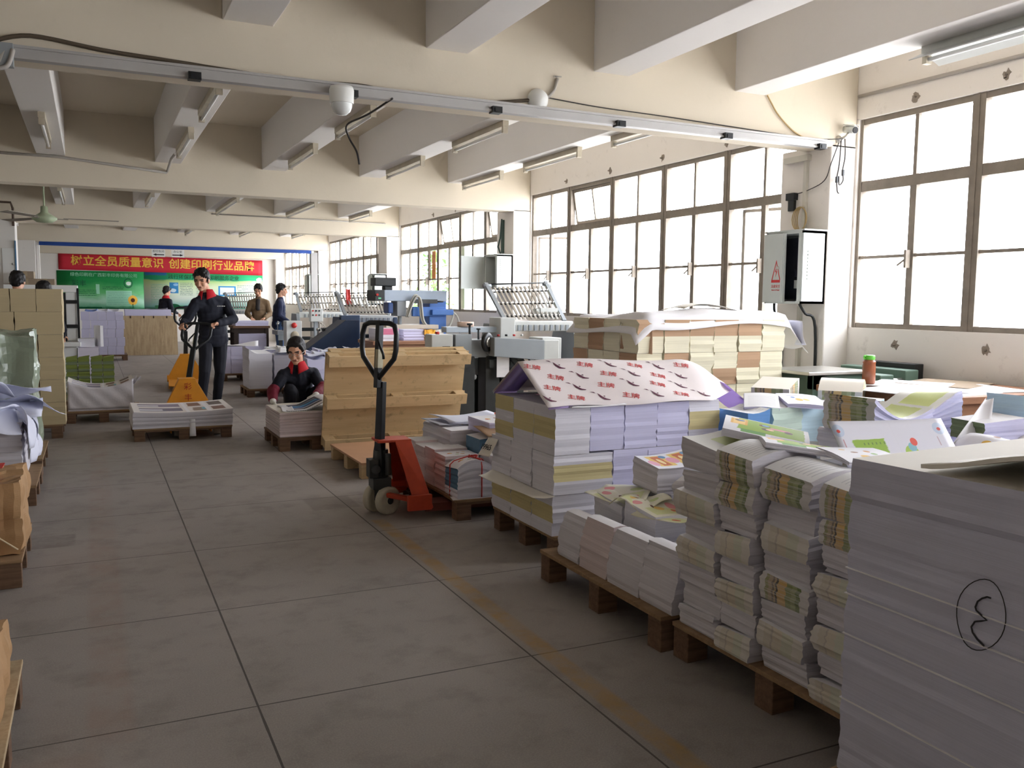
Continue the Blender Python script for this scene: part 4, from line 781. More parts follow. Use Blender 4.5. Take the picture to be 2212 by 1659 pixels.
# ---------------------------------------------------------------- low load of bent magazines (second pallet from the tall grey stack)
pallet('board-topped pallet under the low bent magazine blocks', (2.50, 3.335, 0), .98, 1.05, .15, deck=PALLET)
G = 'bent magazine blocks along the aisle'
for i, (a, c, h) in enumerate(((3.75, 3.55, .215), (3.54, 3.30, .235), (3.29, 3.04, .235), (3.03, 2.80, .25))):
    pblock('bent magazine block on the low load, %s from the wrapped load' % ORD[i], (2.155, (a+c)/2, .15), .2, a-c-.006, h, (PINKP if i == 1 else GREYP), SHEET, nl=14, warp=lambda u, v: .02*sin(pi*u)-.14*u*u, shear=(.045, 0), bulge=.012, group=G, n=6, name='magazine_block', cat='magazines')
for i, (x, y, h) in enumerate(((2.40, 3.68, .26), (2.40, 3.40, .27), (2.40, 3.10, .21))):
    pblock('grey magazine block in the low load\'s second row, %s from the wrapped load' % ORD[i], (x+.02, y, .15), .25, .26, h, PAPER, COVER_Y if i < 2 else SHEET, nl=14, warp=(lambda u, v: .03*sin(u*3+1)*v) if i < 2 else (lambda u, v: -.06*v+.03*u), group='grey blocks of the low load', n=6, name='magazine_block', cat='magazines')
for i, (x, y) in enumerate(((2.70, 3.66), (2.70, 3.36))):
    pblock('grey magazine block in the low load\'s back row, %s from the wrapped load' % ORD[i], (x, y, .15), .27, .28, .30, PAPER, SHEET, nl=10, group='grey blocks of the low load', name='magazine_block', cat='magazines')
pblock('stack of picture cards with two yellow panels on top of the low load', (2.66, 3.66, .452), .30, .26, .13, GREYP, COVER_A, rz=R(-6), warp=lambda u, v: .045*(u-.2)**2+.02*v, n=10, nl=12, name='card_stack', cat='cards')
pblock('curved grey magazine block leaning beside the picture cards', (2.66, 3.34, .452), .25, .24, .13, GREYP, SHEET, warp=lambda u, v: .05*sin(pi*u)-.05*v, n=8, nl=12, bulge=.01, name='magazine_block', cat='magazines', rz=R(-5))
G = 'loose picture sheets on the low load'
leaf('pale picture sheet with pink corner lying open on the low load', [(2.20, 3.75, .43), (2.40, 3.50, .43), (2.62, 3.74, .45), (2.42, 3.90, .44)], COVER_Y, curl=.02, wave=.012, group=G)
leaf('folded yellowish picture sheet hanging over the low load edge', [(2.26, 3.42, .40), (2.34, 3.10, .43), (2.60, 3.14, .435), (2.52, 3.46, .43)], COVER_Y, curl=.03, wave=.012, group=G)
leaf('crumpled picture sheet between the cards and the low load edge', [(2.26, 3.62, .425), (2.30, 3.40, .44), (2.5, 3.42, .452), (2.48, 3.64, .452)], COVER_Y, curl=-.02, wave=.02, group=G)
# ---------------------------------------------------------------- textbook load (columns of wavy bundles)
pallet('board-topped pallet under the wavy textbook columns', (2.52, 2.255, 0), .95, 1.05, .14, deck=PALLET)
G = 'textbook bundles in the wavy columns'; cols = ((2.645, .235, .0), (2.42, .195, -.005), (2.195, .225, .01), (1.945, .175, .0))
for ci, (y, w, dx) in enumerate(cols):
    rr = random.Random(40+ci); z = .14
    for k in range(8):
        h = (.083, .088, .09, .088, .09, .092, .09, .105)[k]-(.004 if ci in (2, 3) else 0); sp = (k+ci) % 2 == 1 and ci > 0 or (k == 7 and ci) or (ci == 0 and k in (3, 5))
        ed = (SPINE if (k >= 6 and ci in (1, 2, 3)) or (k in (3,) and ci in (1, 2)) else SPINEF) if sp else GREYP
        sg = 1 if k % 2 else -1; am = .018 if k < 7 else .03
        wf = (lambda u, v, am=am, sg=sg: sg*am*sin(pi*u)+.012*sg*(v-.5)) if k < 7 or ci != 0 else (lambda u, v: .035*(1-v)*0+.06*(u-.15)**2*(1)+.03*(v-.5))
        top = (COVER_L if ci == 0 else COVER_N) if k == 7 else SHEET
        pblock('textbook bundle in the %s wavy column from the low load, %s from floor' % (ORD[ci], ORD[k]), (2.05+.15+dx+(.016 if not sp else -.004)+rr.uniform(-.01, .01), y+rr.uniform(-.007, .007), z), .29, w+rr.uniform(-.022, .003), h, GREYP, top, nl=9, warp=wf, n=6, bulge=.008 if sp else .002,
               side=(lambda s, kf: 2 if s == 3 else 0) if sp else None, extra=[ed if sp else GREYP], group=G, name='textbook_bundle', cat='textbooks', shear=(rr.uniform(-.014, .008), rr.uniform(-.005, .005)))
        z += h
for i, (x, y, z, h) in enumerate(((2.50, 2.64, .14, .66), (2.50, 2.36, .14, .60), (2.52, 2.06, .14, .56))):
    nb = 4
    for k in range(nb):
        pblock('grey textbook bundle behind the wavy columns, %s along, %s from the floor' % (ORD[i], ORD[k]), (x, y, z+h/nb*k), .28, .25, h/nb-.001, GREYP, SHEET, nl=8, group='textbook bundles behind the wavy columns', name='textbook_bundle', cat='textbooks', jit=.004)
G = 'green picture textbooks on the wavy columns'
def book(label, loc, w, d, h, cover, rz, tilt=(0, 0), edge=PAPER, group=G): return pblock(label, loc, w, d, h, edge, cover, rz=rz, nl=4, n=6, warp=lambda u, v: .006*sin(pi*u), name='textbook', cat='book', group=group, tilt=tilt, jit=.001)
book('thick green picture textbook tilted on top of the wavy columns', (2.33, 2.61, .885), .24, .32, .03, COVER_G, R(48), (R(10), R(-5)))
book('second green picture textbook half under the tilted one', (2.30, 2.38, .872), .22, .29, .02, COVER_G, R(56), (R(7), R(3)))
book('green textbook lying flat beside the open picture page', (2.40, 2.20, .868), .19, .24, .012, COVER_W, R(80), (R(3), R(-6)))
# tall pile behind with the concave top bundle
for k, (z, h, ed) in enumerate(((.14, .25, PAPER), (.392, .24, GREYP), (.634, .12, SPINEF), (.756, .13, PAPER))):
    pblock('tall textbook pile behind the green books, %s bundle from the floor' % ORD[k], (2.90, 2.62, z), .30, .27, h, PAPER, SHEET, nl=10, side=(lambda s, kf: 2 if s == 3 else 0), extra=[ed], name='textbook_bundle', cat='textbooks', group='tall pile behind the green books', jit=.004)
pblock('sagging textbook bundle with brown and green spine on the tall pile', (2.92, 2.60, .888), .36, .25, .105, LAV, COVER_L, nl=12, n=10, warp=lambda u, v: .05*(1-u)**3-.05*sin(pi*u)*.9-.01, side=(lambda s, kf: 2 if s == 3 else 0), extra=[SPINE], name='textbook_bundle', cat='textbooks', jit=.004, rz=R(4))
q = leaf('open green picture page standing against the tall pile', [(2.43, 2.26, .775), (2.98, 2.24, .80), (2.99, 2.36, .958), (2.44, 2.40, .968)], COVER_S, curl=.006, nu=16)
leaf('narrow white cover standing behind the green textbooks', [(2.37, 2.50, .775), (2.44, 2.42, .775), (2.45, 2.45, .885), (2.375, 2.53, .885)], COVER_N, curl=.004)
pblock('white textbook block supporting the open picture page', (2.75, 2.20, .14), .42, .14, .63, PAPER, COVER_N, nl=14, name='textbook_bundle', cat='textbooks')
# ---------------------------------------------------------------- tall grey sheet stack beside the camera
pallet('pale wooden pallet under the tall grey sheet stack', (2.24, 1.20, 0), 1.0, .98, .14, deck=PALLET)
def wtop(u, v): return .03*max(0, .6-v)**1.5*2+.02*v*u
o = pblock('tall grey stack of plain sheets with a circled 3 on its side', (2.22, 1.21, .14), .84, .94, .855, mk_edges('bluish grey sheet edges', (206, 206, 224), .12), SHEETW, nl=46, jit=.0022, n=14, warp=lambda u, v: .012*(1-v)+.015*u*v, name='sheet_stack', cat='paper', seed=3)
for z, sh in ((.34, .004), (.52, .007), (.63, -.003), (.70, .007)):
    q = MB(); q.box(2.22-.42-.0045, 2.22-.4, .742, 1.682, z, z+.0025); e = q.build('protruding_sheet', SHEET, o); e.matrix_parent_inverse = o.matrix_basis.inverted()
def stroke(par, pts, r, m, name): P = [V(p) for p in pts]; q = MB(); q.tube(P, r, 0, 5); e = q.build(name, m, par); e.matrix_parent_inverse = par.matrix_basis.inverted(); return e
fx = 1.7965
GRAPH = mat('graphite marking', (52, 50, 54), .7)
cy, cz = 1.285, .702
stroke(o, [(fx, cy+.060*cos(t)*(1+.08*sin(2*t)), cz+.083*sin(t)-.35*(.060*cos(t))) for t in [2*pi*i/30+.4 for i in range(31)]], .0012, GRAPH, 'circle_mark')
stroke(o, [(fx, 1.263, .748), (fx, 1.272, .748), (fx, 1.284, .741), (fx, 1.294, .731), (fx, 1.299, .716), (fx, 1.296, .709), (fx, 1.283, .702), (fx, 1.269, .695), (fx, 1.284, .688), (fx, 1.298, .682), (fx, 1.306, .667), (fx, 1.302, .655), (fx, 1.289, .643), (fx, 1.272, .634)], .0022, GRAPH, 'handwriting')
b = MB(); b.sheet(lambda u, v: V((1.803+.83*v, 1.47-.70*u, 1.016+.068*sin(pi*min(1, u*1.05))**1.6*(1-.25*v)+.012*(1-u)*0)), 24, 8, 0, .010)
tag(b.build('loose_sheet', [SHEETW]), 'thick curling sheets lifting off the tall grey stack', 'paper')
# ---------------------------------------------------------------- mixed loads between the textbooks and the window table
pallet('pallet hidden behind the tall grey stack carrying loose white piles', (3.40, 2.22, 0), .9, .9)
rr = random.Random(11); G = 'white piles behind the tall grey stack'
for i, (x, y, h, w, d) in enumerate(((3.12, 2.50, .66, .26, .3), (3.42, 2.52, .64, .28, .28), (3.70, 2.50, .66, .24, .3), (3.15, 2.15, .66, .3, .3), (3.5, 2.15, .67, .3, .3))):
    pblock('white paper pile behind the tall grey stack, %s' % ['next to the tall textbook pile', 'under the folded white sheet', 'nearest the brown table', 'next to the sheet stack corner', 'hidden under the tent-shaped sheets'][i], (x, y, .14), w, d, h, (PAPER, LAV, PAPER, PAPER, LAV)[i], SHEETB, nl=14, jit=.005, group=G)
G = 'bent loose sheets behind the tall grey stack'
leaf('pointed white sheet standing up behind the tall grey stack', [(3.26, 2.52, .805), (3.50, 2.52, .81), (3.62, 2.60, .985), (3.60, 2.62, .985)], SHEET, curl=.02, group=G)
for i, (x, y, w) in enumerate(((3.02, 2.32, .22), (3.36, 2.28, .26), (3.66, 2.24, .2))):
    leaf('tent-folded white sheet on the white piles, %s from the picture page' % ORD[i], [(x-w/2, y, .80), (x+w/2, y-.05, .81), (x+w/2+.02, y+.2, .83), (x-w/2+.03, y+.24, .82)], COVER_W if i == 1 else SHEETW, curl=-.06, group=G, wave=.01)
pblock('mint and lavender edged bundle among the white piles', (3.58, 2.58, .81), .22, .2, .085, LAV, SHEET, side=lambda s, k: 2 if s == 3 else 0, extra=[GREEND], warp=lambda u, v: .02*u, name='textbook_bundle', cat='textbooks', rz=R(-12))
pblock('pale blue bundle near the brown table corner', (3.84, 2.62, .80), .2, .2, .17, PBLUE, SHEET, warp=lambda u, v: .03*(1-u), name='textbook_bundle', cat='textbooks', rz=R(10))
pallet('pallet under the lavender load in front of the brown table', (3.60, 3.06, 0), .8, .5)
for k, (z, h, dx) in enumerate(((.14, .30, .02), (.442, .30, .0), (.744, .085, .03))):
    pblock('lavender paper bundle in front of the brown table, %s from the floor' % ORD[k], (3.56+dx, 2.97, z), .30, .28, h, LAV, SHEET, nl=12, name='textbook_bundle', cat='textbooks', group='lavender bundles before the table', rz=R(3), jit=.004)
pblock('rippled lavender bundle with curled corner on the lavender load', (3.56, 2.96, .830), .33, .28, .11, LAV, COVER_L, nl=14, n=12, warp=lambda u, v: -.03*sin(2*pi*u*.9)+.05*max(0, u-.75)*3*(1-v), name='textbook_bundle', cat='textbooks', rz=R(3), jit=.004)
pallet('pallet under the pale blue and mint bundles beside the wrapped load', (3.78, 4.22, 0), .9, .8)
G = 'pale printed bundles beside the wrapped load'
for i, (x, y, w, ed, h) in enumerate(((3.40, 3.99, .16, BLUEP, .64), (3.62, 4.0, .22, MINT, .66), (3.86, 4.02, .22, PBLUE, .66), (4.08, 4.12, .16, LAV, .58))):
    for k in range(2):
        pblock('%s bundle beside the wrapped load, %s' % (['bright blue edged', 'mint edged', 'pale teal edged', 'lavender edged'][i], ['lower', 'upper'][k]), (x, y, .14+h/2*k), w, .26, h/2-.002, ed, (COVER_O if i == 2 else COVER_N), nl=10, warp=(lambda u, v: .05*(u-.3)**2) if k else None, group=G, name='textbook_bundle', cat='textbooks', jit=.004)
book('thin blue-tinted booklet open on the pale bundles', (3.80, 3.95, .812), .24, .3, .02, COVER_O, R(-28), (R(6), R(3)), LAV, None)
book('white booklet curling on the mint bundles', (3.58, 4.05, .81), .2, .3, .015, COVER_N, R(-40), (R(10), R(0)), LAV, None)
pblock('cream bundle with ochre spine behind the pale bundles, longer one', (4.02, 4.42, .14), .30, .24, .74, CREAM, SHEETW, rz=R(35), side=lambda s, k: 2 if s in (0, 3) and k > .86 else 0, extra=[SPINE], nl=16, warp=lambda u, v: .05*u-.02, name='textbook_bundle', cat='textbooks')
pblock('cream bundle with ochre spine nearest the green machine', (4.30, 4.12, .14), .28, .26, .72, CREAM, SHEETW, rz=R(38), side=lambda s, k: 2 if s in (0, 3) and k > .84 else 0, extra=[SPINE], nl=16, warp=lambda u, v: .07*sin(pi*u), name='textbook_bundle', cat='textbooks')
pblock('teal shaded bundle before the cream bundles', (4.10, 3.82, .14), .26, .24, .66, PBLUE, SHEET, rz=R(20), nl=14, warp=lambda u, v: .04*u, name='textbook_bundle', cat='textbooks')
# ---------------------------------------------------------------- cream book load with kraft spines
pallet('pallet under the cream book load with the white cover sheet', (3.92, 5.38, 0), 1.3, .9)
G = 'cream book blocks with kraft spines'; rr = random.Random(5)
for t in range(5):
    z0 = .14+.229*t; nc = 6
    for c in range(nc):
        x = 3.3+.21*c+.105; kr = (t*2+c) % 3; hb = .5
        def sd(s, k, t=t, c=c):
            if s == 0: return 2 if ((k > .5) if (t == 4 and c < 5) else ((c+t) % 3 == 1 and k > .5) or ((c+t) % 3 == 0 and k < .5 and t < 4)) else 0
            return 0
        if c == 0: sd0 = sd; sd = lambda s, k, t=t, sd0=sd0: (2 if (s == 3 and t == 3 and k > .1) else sd0(s, k))
        pblock('cream block of the kraft-spined load, tier %s from floor, %s from the folding machine' % (['one', 'two', 'three', 'four', 'five'][t], ORD[c]), (x+rr.uniform(-.006, .006), 5.06+rr.uniform(-.006, .006), z0), .203, .22, .227, CREAM, SHEETW, nl=8, side=sd, extra=[KRAFTE], group=G, name='book_block', cat='books', n=3, jit=.004, bulge=.002)
    for j in range(3):
        pblock('cream block at the machine end, tier %s from floor, %s behind the corner' % (['one', 'two', 'three', 'four', 'five'][t], ORD[j]), (3.3+.105, 5.285+.215*j, z0), .21, .208, .227, CREAM, SHEETW, nl=8, side=(lambda s, k, j=j, t=t: 2 if s == 3 and (t+j) % 3 == 2 else 0), extra=[KRAFTE], group=G, name='book_block', cat='books', n=3, jit=.004)
for j in range(3):
    pblock('cream block behind the front tiers, %s from the folding machine' % ORD[j], (3.72+.36*j, 5.47, .14), .34, .58, 1.145, CREAM, SHEETW, nl=24, group='inner cream book blocks', name='book_block', cat='books')
o = leaf('brown board with a handwritten number hanging on the cream load', [(3.29, 5.16, 1.08), (3.40, 4.93, 1.05), (3.40, 4.935, 1.235), (3.30, 5.15, 1.26)], KRAFTE, name='card_tag', th=.003)
text('handwriting', '23本', .075, INK, o, frame((3.338, 5.03, 1.15), (.45, -.9, -.05), (.0, .1, 1)), .0008)
def cover(u, v):
    x = 3.20+1.62*u; y = 4.86+1.02*v; z = 1.30+.055*sin(pi*u)*sin(pi*min(1, v*1.3))+.012*sin(9*u+5*v)+.01*sin(17*u)*sin(7*v)
    if v < .12: z -= (.12-v)*.55*(1+.5*sin(8*u)); y += (.12-v)*.5
    if u < .12: z -= (.12-u)*1.0; x += (.12-u)*.5
    if u > .86: z -= (u-.86)*(1.2+.4*sin(7*v)); x -= (u-.86)*.3
    return V((x, y, z))
b = MB(); b.sheet(cover, 44, 26, 0, .002); o = tag(b.build('cover_sheet', [SHEET]), 'crumpled white cover sheet spread over the cream book load', 'paper sheet')
leaf('loose white sheet ballooning on top of the cream load', [(3.85, 5.2, 1.37), (4.3, 5.15, 1.372), (4.35, 5.5, 1.375), (3.9, 5.55, 1.37)], SHEETW, curl=-.035, wave=.01)
leaf('white flap hanging from the window end of the cream load', [(4.74, 4.90, 1.10), (4.80, 5.25, 1.10), (4.72, 5.25, 1.29), (4.66, 4.88, 1.27)], SHEETB, wave=.012)
# ---------------------------------------------------------------- printed load on the red jack
pallet('dark pallet lifted by the red pallet jack', (2.53, 5.62, 0), .96, 1.06, .135)
G = 'pinkish magazine blocks on the red jack load'
for i in range(4):
    pblock('pinkish magazine block on the red jack load, %s from the strapped bundle' % ORD[i], (2.19, 5.44+.195*i, .14), .24, .19, .235+.015*(i % 2), PINKP, SHEET if i else COVER_W, nl=12, group=G, name='magazine_block', cat='magazines', jit=.004)
s = pblock('blue-edged magazine bundle tied with red string on the red jack load', (2.19, 5.215, .14), .25, .22, .225, PAPER, COVER_W, nl=14, n=8, warp=lambda u, v: -.05*abs(u-.5)**2*4+.02*(1-v), side=lambda q, k: 2 if q == 3 and k > .3 else 0, extra=[mat('dull blue ragged edges', (96, 132, 160), .8, 0, .3, 20)], name='tied_bundle', cat='magazines', jit=.004)
REDST = mat('red string', (206, 52, 44), .6)
for pts in ([(.04, -.113, .0), (.04, -.113, .2), (.04, -.1, .238), (.04, .1, .24), (.04, .113, .2), (.04, .113, 0)], [(-.128, .02, 0), (-.128, .02, .2), (-.1, .02, .225), (0, .02, .248), (.1, .02, .222), (.128, .02, .18), (.128, .02, 0)]):
    q = MB(); q.tube(pts, .004, 0, 6); q.build('string', REDST, s)
q = MB(); q.tube([(.03, -.03, .246), (.055, .0, .252), (.03, .04, .248), (.06, .03, .25), (.04, .02, .252)], .0045, 0, 6); q.build('knot', REDST, s)
pblock('white magazine block beside the tied bundle', (2.44, 5.22, .14), .22, .24, .25, PAPER, SHEET, name='magazine_block', cat='magazines')
pblock('blue-edged magazine block under the brown board', (2.44, 5.48, .14), .22, .24, .33, PAPER, SHEET, side=lambda q, k: 2 if k > .65 else 0, extra=[mat('dull blue ragged edges', (96, 132, 160), .8)], warp=lambda u, v: .02*u, name='magazine_block', cat='magazines')
leaf('brown board lying aslant on the red jack load', [(2.36, 5.30, .50), (2.60, 5.26, .49), (2.66, 5.56, .52), (2.38, 5.60, .53)], KRAFTE, name='board_sheet', cat='cardboard', th=.003)
pblock('tall grey printed stack at the back of the red jack load', (2.52, 5.98, .14), .58, .56, .345, GREYP, COVER_W, nl=22, rz=R(0), jit=.003, n=10, name='sheet_stack', cat='paper', shear=(.02, 0))
pblock('upper bundle of picture sheets on the red jack load', (2.58, 5.66, .48), .30, .26, .07, LAV, COVER_W, rz=R(12), warp=lambda u, v: .03*(u-.5)**2+.02*v, n=10, name='sheet_bundle', cat='paper')
pblock('white magazine block at the window side of the red jack load', (2.78, 5.50, .14), .36, .3, .335, PAPER, SHEET, name='magazine_block', cat='magazines')
for i, (x, y, z, a) in enumerate(((2.50, 6.08, .492, 4), (2.62, 6.04, .502, -8), (2.58, 6.12, .512, 12))):
    M = MX.Translation((x, y, z))@MX.Rotation(R(a), 4, 'Z'); P = [M@V(p) for p in ((-.27, -.16, .0), (.27, -.16, .0), (.27, .17, .01), (-.27, .17, .02))]
    leaf('%s white sheet spread over the grey printed stack' % ['lowest', 'middle', 'topmost'][i], P, SHEETB, curl=.014, th=.003, wave=.006, group='white sheets on the red jack load')
leaf('orange cornered sheet on the red jack load', [(2.62, 5.78, .555), (2.70, 5.75, .553), (2.72, 5.83, .565), (2.66, 5.86, .58)], mat('orange print', (226, 90, 50), .6), curl=.004)
leaf('torn white lining sheet under the red jack load', [(2.03, 5.10, .137), (2.9, 5.09, .137), (2.9, 5.2, .1385), (2.05, 5.2, .1385)], SHEET, wave=.0005)
# ---------------------------------------------------------------- pallet jacks
def jack(label, loc, rz, paint, steer=0, lean=12, marks=None, wheelm=NYLON, forkm=None):
    """forks run along local +x; fork frame at x=0.25, steering wheels at x=0"""
    o = empty('pallet_jack', loc, label, 'pallet jack', None, rz)
    for s in (-1, 1):
        b = MB(); y0, y1_ = (s*.27-.08*(s > 0)*2, s*.27) if s > 0 else (s*.27, s*.27+.16)
        b.prism([(.22, y0), (1.32, y0), (1.40, y0+.05), (1.40, y1_-.05), (1.32, y1_), (.22, y1_)], .012, 0, MX.Translation((0, 0, .085))); b.box(.22, 1.3, y0, y0+.012, .045, .09); b.box(.22, 1.3, y1_-.012, y1_, .045, .09)
        b.build('fork', forkm or paint, o)
        b = MB(); b.cyl((1.2, s*.19-.04, .041), (1.2, s*.19+.04, .041), .04, 0, 18); b.build('load_roller', wheelm, o)
    b = MB(); h = [(-.29, .07), (.29, .07), (.27, .15), (.09, .49), (-.09, .49), (-.27, .15)]
    b.prism(h, .014, 0, frame((.27, 0, 0), (0, 1, 0), (-.22, 0, 1)))                                # triangular frame plate
    for s in (-1, 1):
        a0, a1, c0, c1 = V((.27-.03, s*.27, .15)), V((.27-.1, s*.09, .485)), V((.14, s*.24, .15)), V((.07, s*.09, .485))
        b.faces([a0, a1, c1, c0], [(0, 1, 2, 3)]); b.faces([a0+V((0, -s*.01, 0)), a1+V((0, -s*.01, 0)), c1+V((0, -s*.01, 0)), c0+V((0, -s*.01, 0))], [(0, 1, 2, 3)])
        b.box(.10, .26, s*.29-.03*(s > 0)-.0, s*.29+.03*(s < 0), .06, .16)
        b.bar((.22, s*.22, .10), (.02, s*.07, .13), .04, .03)
    b.box(-.045, .18, -.09, .09, .475, .492); b.build('fork_frame', paint, o, bevel=.004, fix=True)
    b = MB(); b.cyl((0, 0, .20), (0, 0, .42), .045, 0, 18); b.cyl((0, 0, .42), (0, 0, .47), .028, 0, 14); b.box(-.07, .05, -.07, .07, .165, .24); b.cyl((-.05, -.07, .30), (-.05, .07, .30), .03, 0, 14); b.box(-.09, -.03, -.05, .05, .24, .36); b.cyl((.03, -.06, .26), (.03, -.06, .40), .02, 0, 12)
    b.tube([(-.02, .06, .3), (.03, .08, .25), (.08, .07, .18)], .008); b.build('pump', DSTEEL, o, bevel=.003)
    S = MX.Rotation(R(steer), 4, 'Z'); b = MB(); b.box(-.035, .035, -.03, .03, .08, .17, 0, S); b.cyl(S@V((0, -.10, .09)), S@V((0, .10, .09)), .014, 0, 12); b.build('steering_fork', DSTEEL, o)
    for s in (-1, 1):
        b = MB(); F = S@frame((0, s*.062-s*.0, .09), (1, 0, 0), (0, 0, 1))
        prof = [(.03, -.026), (.055, -.018), (.068, -.027), (.086, -.027), (.0935, -.018), (.0935, .018), (.086, .027), (.068, .027), (.055, .018), (.03, .026)]; b.lathe(prof, 0, 30, F); w = b.build('steer_wheel', wheelm, o); q = MB(); q.lathe([(.0, -.03), (.024, -.03), (.024, .03), (0, .03)], 0, 16, F); q.build('hub', DSTEEL, w)
    # tiller and looped handle, leaning about the steering axle
    T = S@MX.Translation((-.06, 0, .28))@MX.Rotation(R(-lean), 4, 'Y')
    b = MB(); b.prism([(-.05, 0), (.05, 0), (.04, .16), (.032, .20), (.028, .62), (-.028, .62), (-.032, .20), (-.04, .16)], .036, 0, T@frame((.018, 0, -.03), (0, 1, 0), (0, 0, 1)))
    b.box(-.02, .02, -.018, .018, .55, .97, 0, T); b.build('tiller', BLACK, o, bevel=.003)
    b = MB(); P = [(0, .0, .60), (0, .07, .67), (0, .15, .745), (0, .165, .80), (0, .165, .90), (0, .145, .955), (0, .10, .97), (0, 0, .972), (0, -.10, .97), (0, -.145, .955), (0, -.165, .90), (0, -.165, .80), (0, -.15, .745), (0, -.07, .67)]
    b.tube([T@V(p) for p in P], .017, 0, 10, closed=True); b.build('handle_loop', BLACK, o)
    b = MB(); b.tube([T@V(p) for p in ((-.02, -.01, .86), (-.03, -.04, .83), (-.035, -.085, .77), (-.03, -.085, .74))], .009); b.build('release_lever', BLACK, o)
    b = MB(); b.box(-.024, .0195, -.024, .004, .68, .80, 0, T); b.build('sticker', mat('worn pale sticker', (186, 178, 150), .6, 0, .3, 30), o)
    if marks:
        for i, ch in enumerate(marks): text('lettering', ch, .085, mat('dark red paint', (170, 40, 24), .6), o, frame((.287-.022*0+.0-.2*(.40-.12*i)+.018, .0, .405-.12*i), (0, 1, 0), (-.22, 0, 1)), .001)
    return o
jack('orange-red pallet jack with black handle and cream wheels beside the printed load', (1.69, 5.52, 0), R(-3), ORANGE, 27, -3, None, NYLON, mat('scuffed dark red paint', (104, 56, 46), .55, .1, .35, 12))
jack('nearer yellow pallet jack with red characters pushed by the man in dark uniform', (.945, 10.62, 0), R(-90), YELLOW, -20, 33, '彩丰')
jack('farther yellow pallet jack parked behind the standing man', (1.36, 15.2, 0), R(-94), YELLOW, 8, -8)
# ---------------------------------------------------------------- upright and flat pallets beside the red jack
def upright(label, x, y, w, h, lean, deck):
    o = pallet(label, (x, y, h/2+.01), w, h, .135, 0, deck, deck, nb=(3, 3)); o.rotation_euler = (R(-90-lean), 0, 0)
    for j in range(3):
        yy = -h/2+.05+(h-.1)*j/2; b = MB(); b.box(-w/2, w/2, yy-.05, yy+.05, -.018, 0); b.build('skid_board', deck, o, bevel=.002)
    return o
upright('pale pine pallet standing on edge behind the red pallet jack', 2.56, 7.80, 1.36, .90, -14, PINE)
upright('second pine pallet standing on edge close behind the first', 2.62, 7.99, 1.34, .92, -14, PINE)
pallet('flat plywood-topped pallet on the floor before the upright pallets', (2.45, 7.10, 0), 1.18, 1.0, .13, deck=mat('pinkish plywood', (206, 160, 124), .65, 0, .2, 3), wood=PINE)
# ---------------------------------------------------------------- stacks on the aisle floor
pallet('pallet under the printed photo sheets in the aisle', (.79, 9.62, 0), .92, .9, .125, slats=False)
pblock('low stack of printed photo sheets on the aisle pallet', (.79, 9.62, .125), .93, .88, .145, GREYP, COVER_P, nl=12, n=10, jit=.004, warp=lambda u, v: .02*abs(u-.5)**2*4, name='sheet_stack')
leaf('white paper strip hanging from the photo sheets', [(.84, 9.165, .03), (.90, 9.165, .03), (.895, 9.172, .20), (.845, 9.172, .20)], SHEET, name='paper_strip', nu=2, nv=6)
pallet('pallet under the thick printed stack before the crouching worker', (1.86, 8.48, 0), .7, .78, .13, deck=PALLETX)
pblock('thick printed stack before the crouching worker', (1.84, 8.46, .13), .64, .72, .225, PINKP, SHEETW, nl=26, n=8, jit=.003, warp=lambda u, v: .03*(u-.4)**2*0+.01*sin(pi*u), name='sheet_stack')
b = MB()
def fold(u, v):
    t = max(0, (u-.3)/.7); return V((1.60+.56*u-.02*t**6, 8.13+.50*v, .368+.012*u+.085*sin(pi*t**1.35*.93)))
b.sheet(fold, 26, 10, 0, .006); tag(b.build('printed_sheet', [COVER_B]), 'printed sheets with blue bands curled over in the crouching worker\'s hands', 'paper')
leaf('white folded corner of the printed sheets', [(1.55, 8.15, .365), (1.66, 8.12, .368), (1.68, 8.34, .385), (1.58, 8.36, .38)], SHEET, curl=.008)
FILM = mat('cloudy stretch film', (206, 202, 206), .18, 0, .1, 5, .5, .8)
pallet('pallet under the film-wrapped white stack', (.09, 11.13, 0), .78, .72, .135)
o = pblock('white printed stack in cloudy film with a concave top', (.065, 11.1, .135), .67, .62, .27, GREYP, COVER_P, nl=10, n=12, jit=.003, warp=lambda u, v: .09*(2*abs(u-.48))**2.2-.02, name='wrapped_stack')
q = MB(); q.sheet(lambda u, v: V((-.335+.67*u, -.318-.004*sin(u*23+v*9), .02+v*(.24+.085*(2*abs(u-.48))**2.2))), 30, 10, 0, .001); q.build('film', FILM, o)
q = MB(); q.sheet(lambda u, v: V((.30+.1*u+.02*sin(6*v), -.3+.3*v, .29+.05*u-.03*sin(7*v+u*4))), 8, 8, 0, .001); q.build('film_flap', FILM, o)
pallet('pallet under the green book bundles', (.0, 12.45, 0), .8, .7, .12)
G = 'green book bundles'
for t in range(6):
    for c in range(4):
        w = .13; x = -.31+.135*c+.065+(.01 if c > 1 else 0)
        pblock('green book bundle, %s from the floor, %s from the beige stack' % (ORD[t], ORD[c]), (x, 12.2, .12+.088*t), w-.004, .2, .086, GREEND, mat('green cover', (150, 164, 70), .6), nl=5, side=lambda s, k: 2 if k > .48 else 0, extra=[GREENP], group=G, name='book_bundle', cat='books', n=2, jit=.004, warp=(lambda u, v: .02*u) if t == 5 else None)
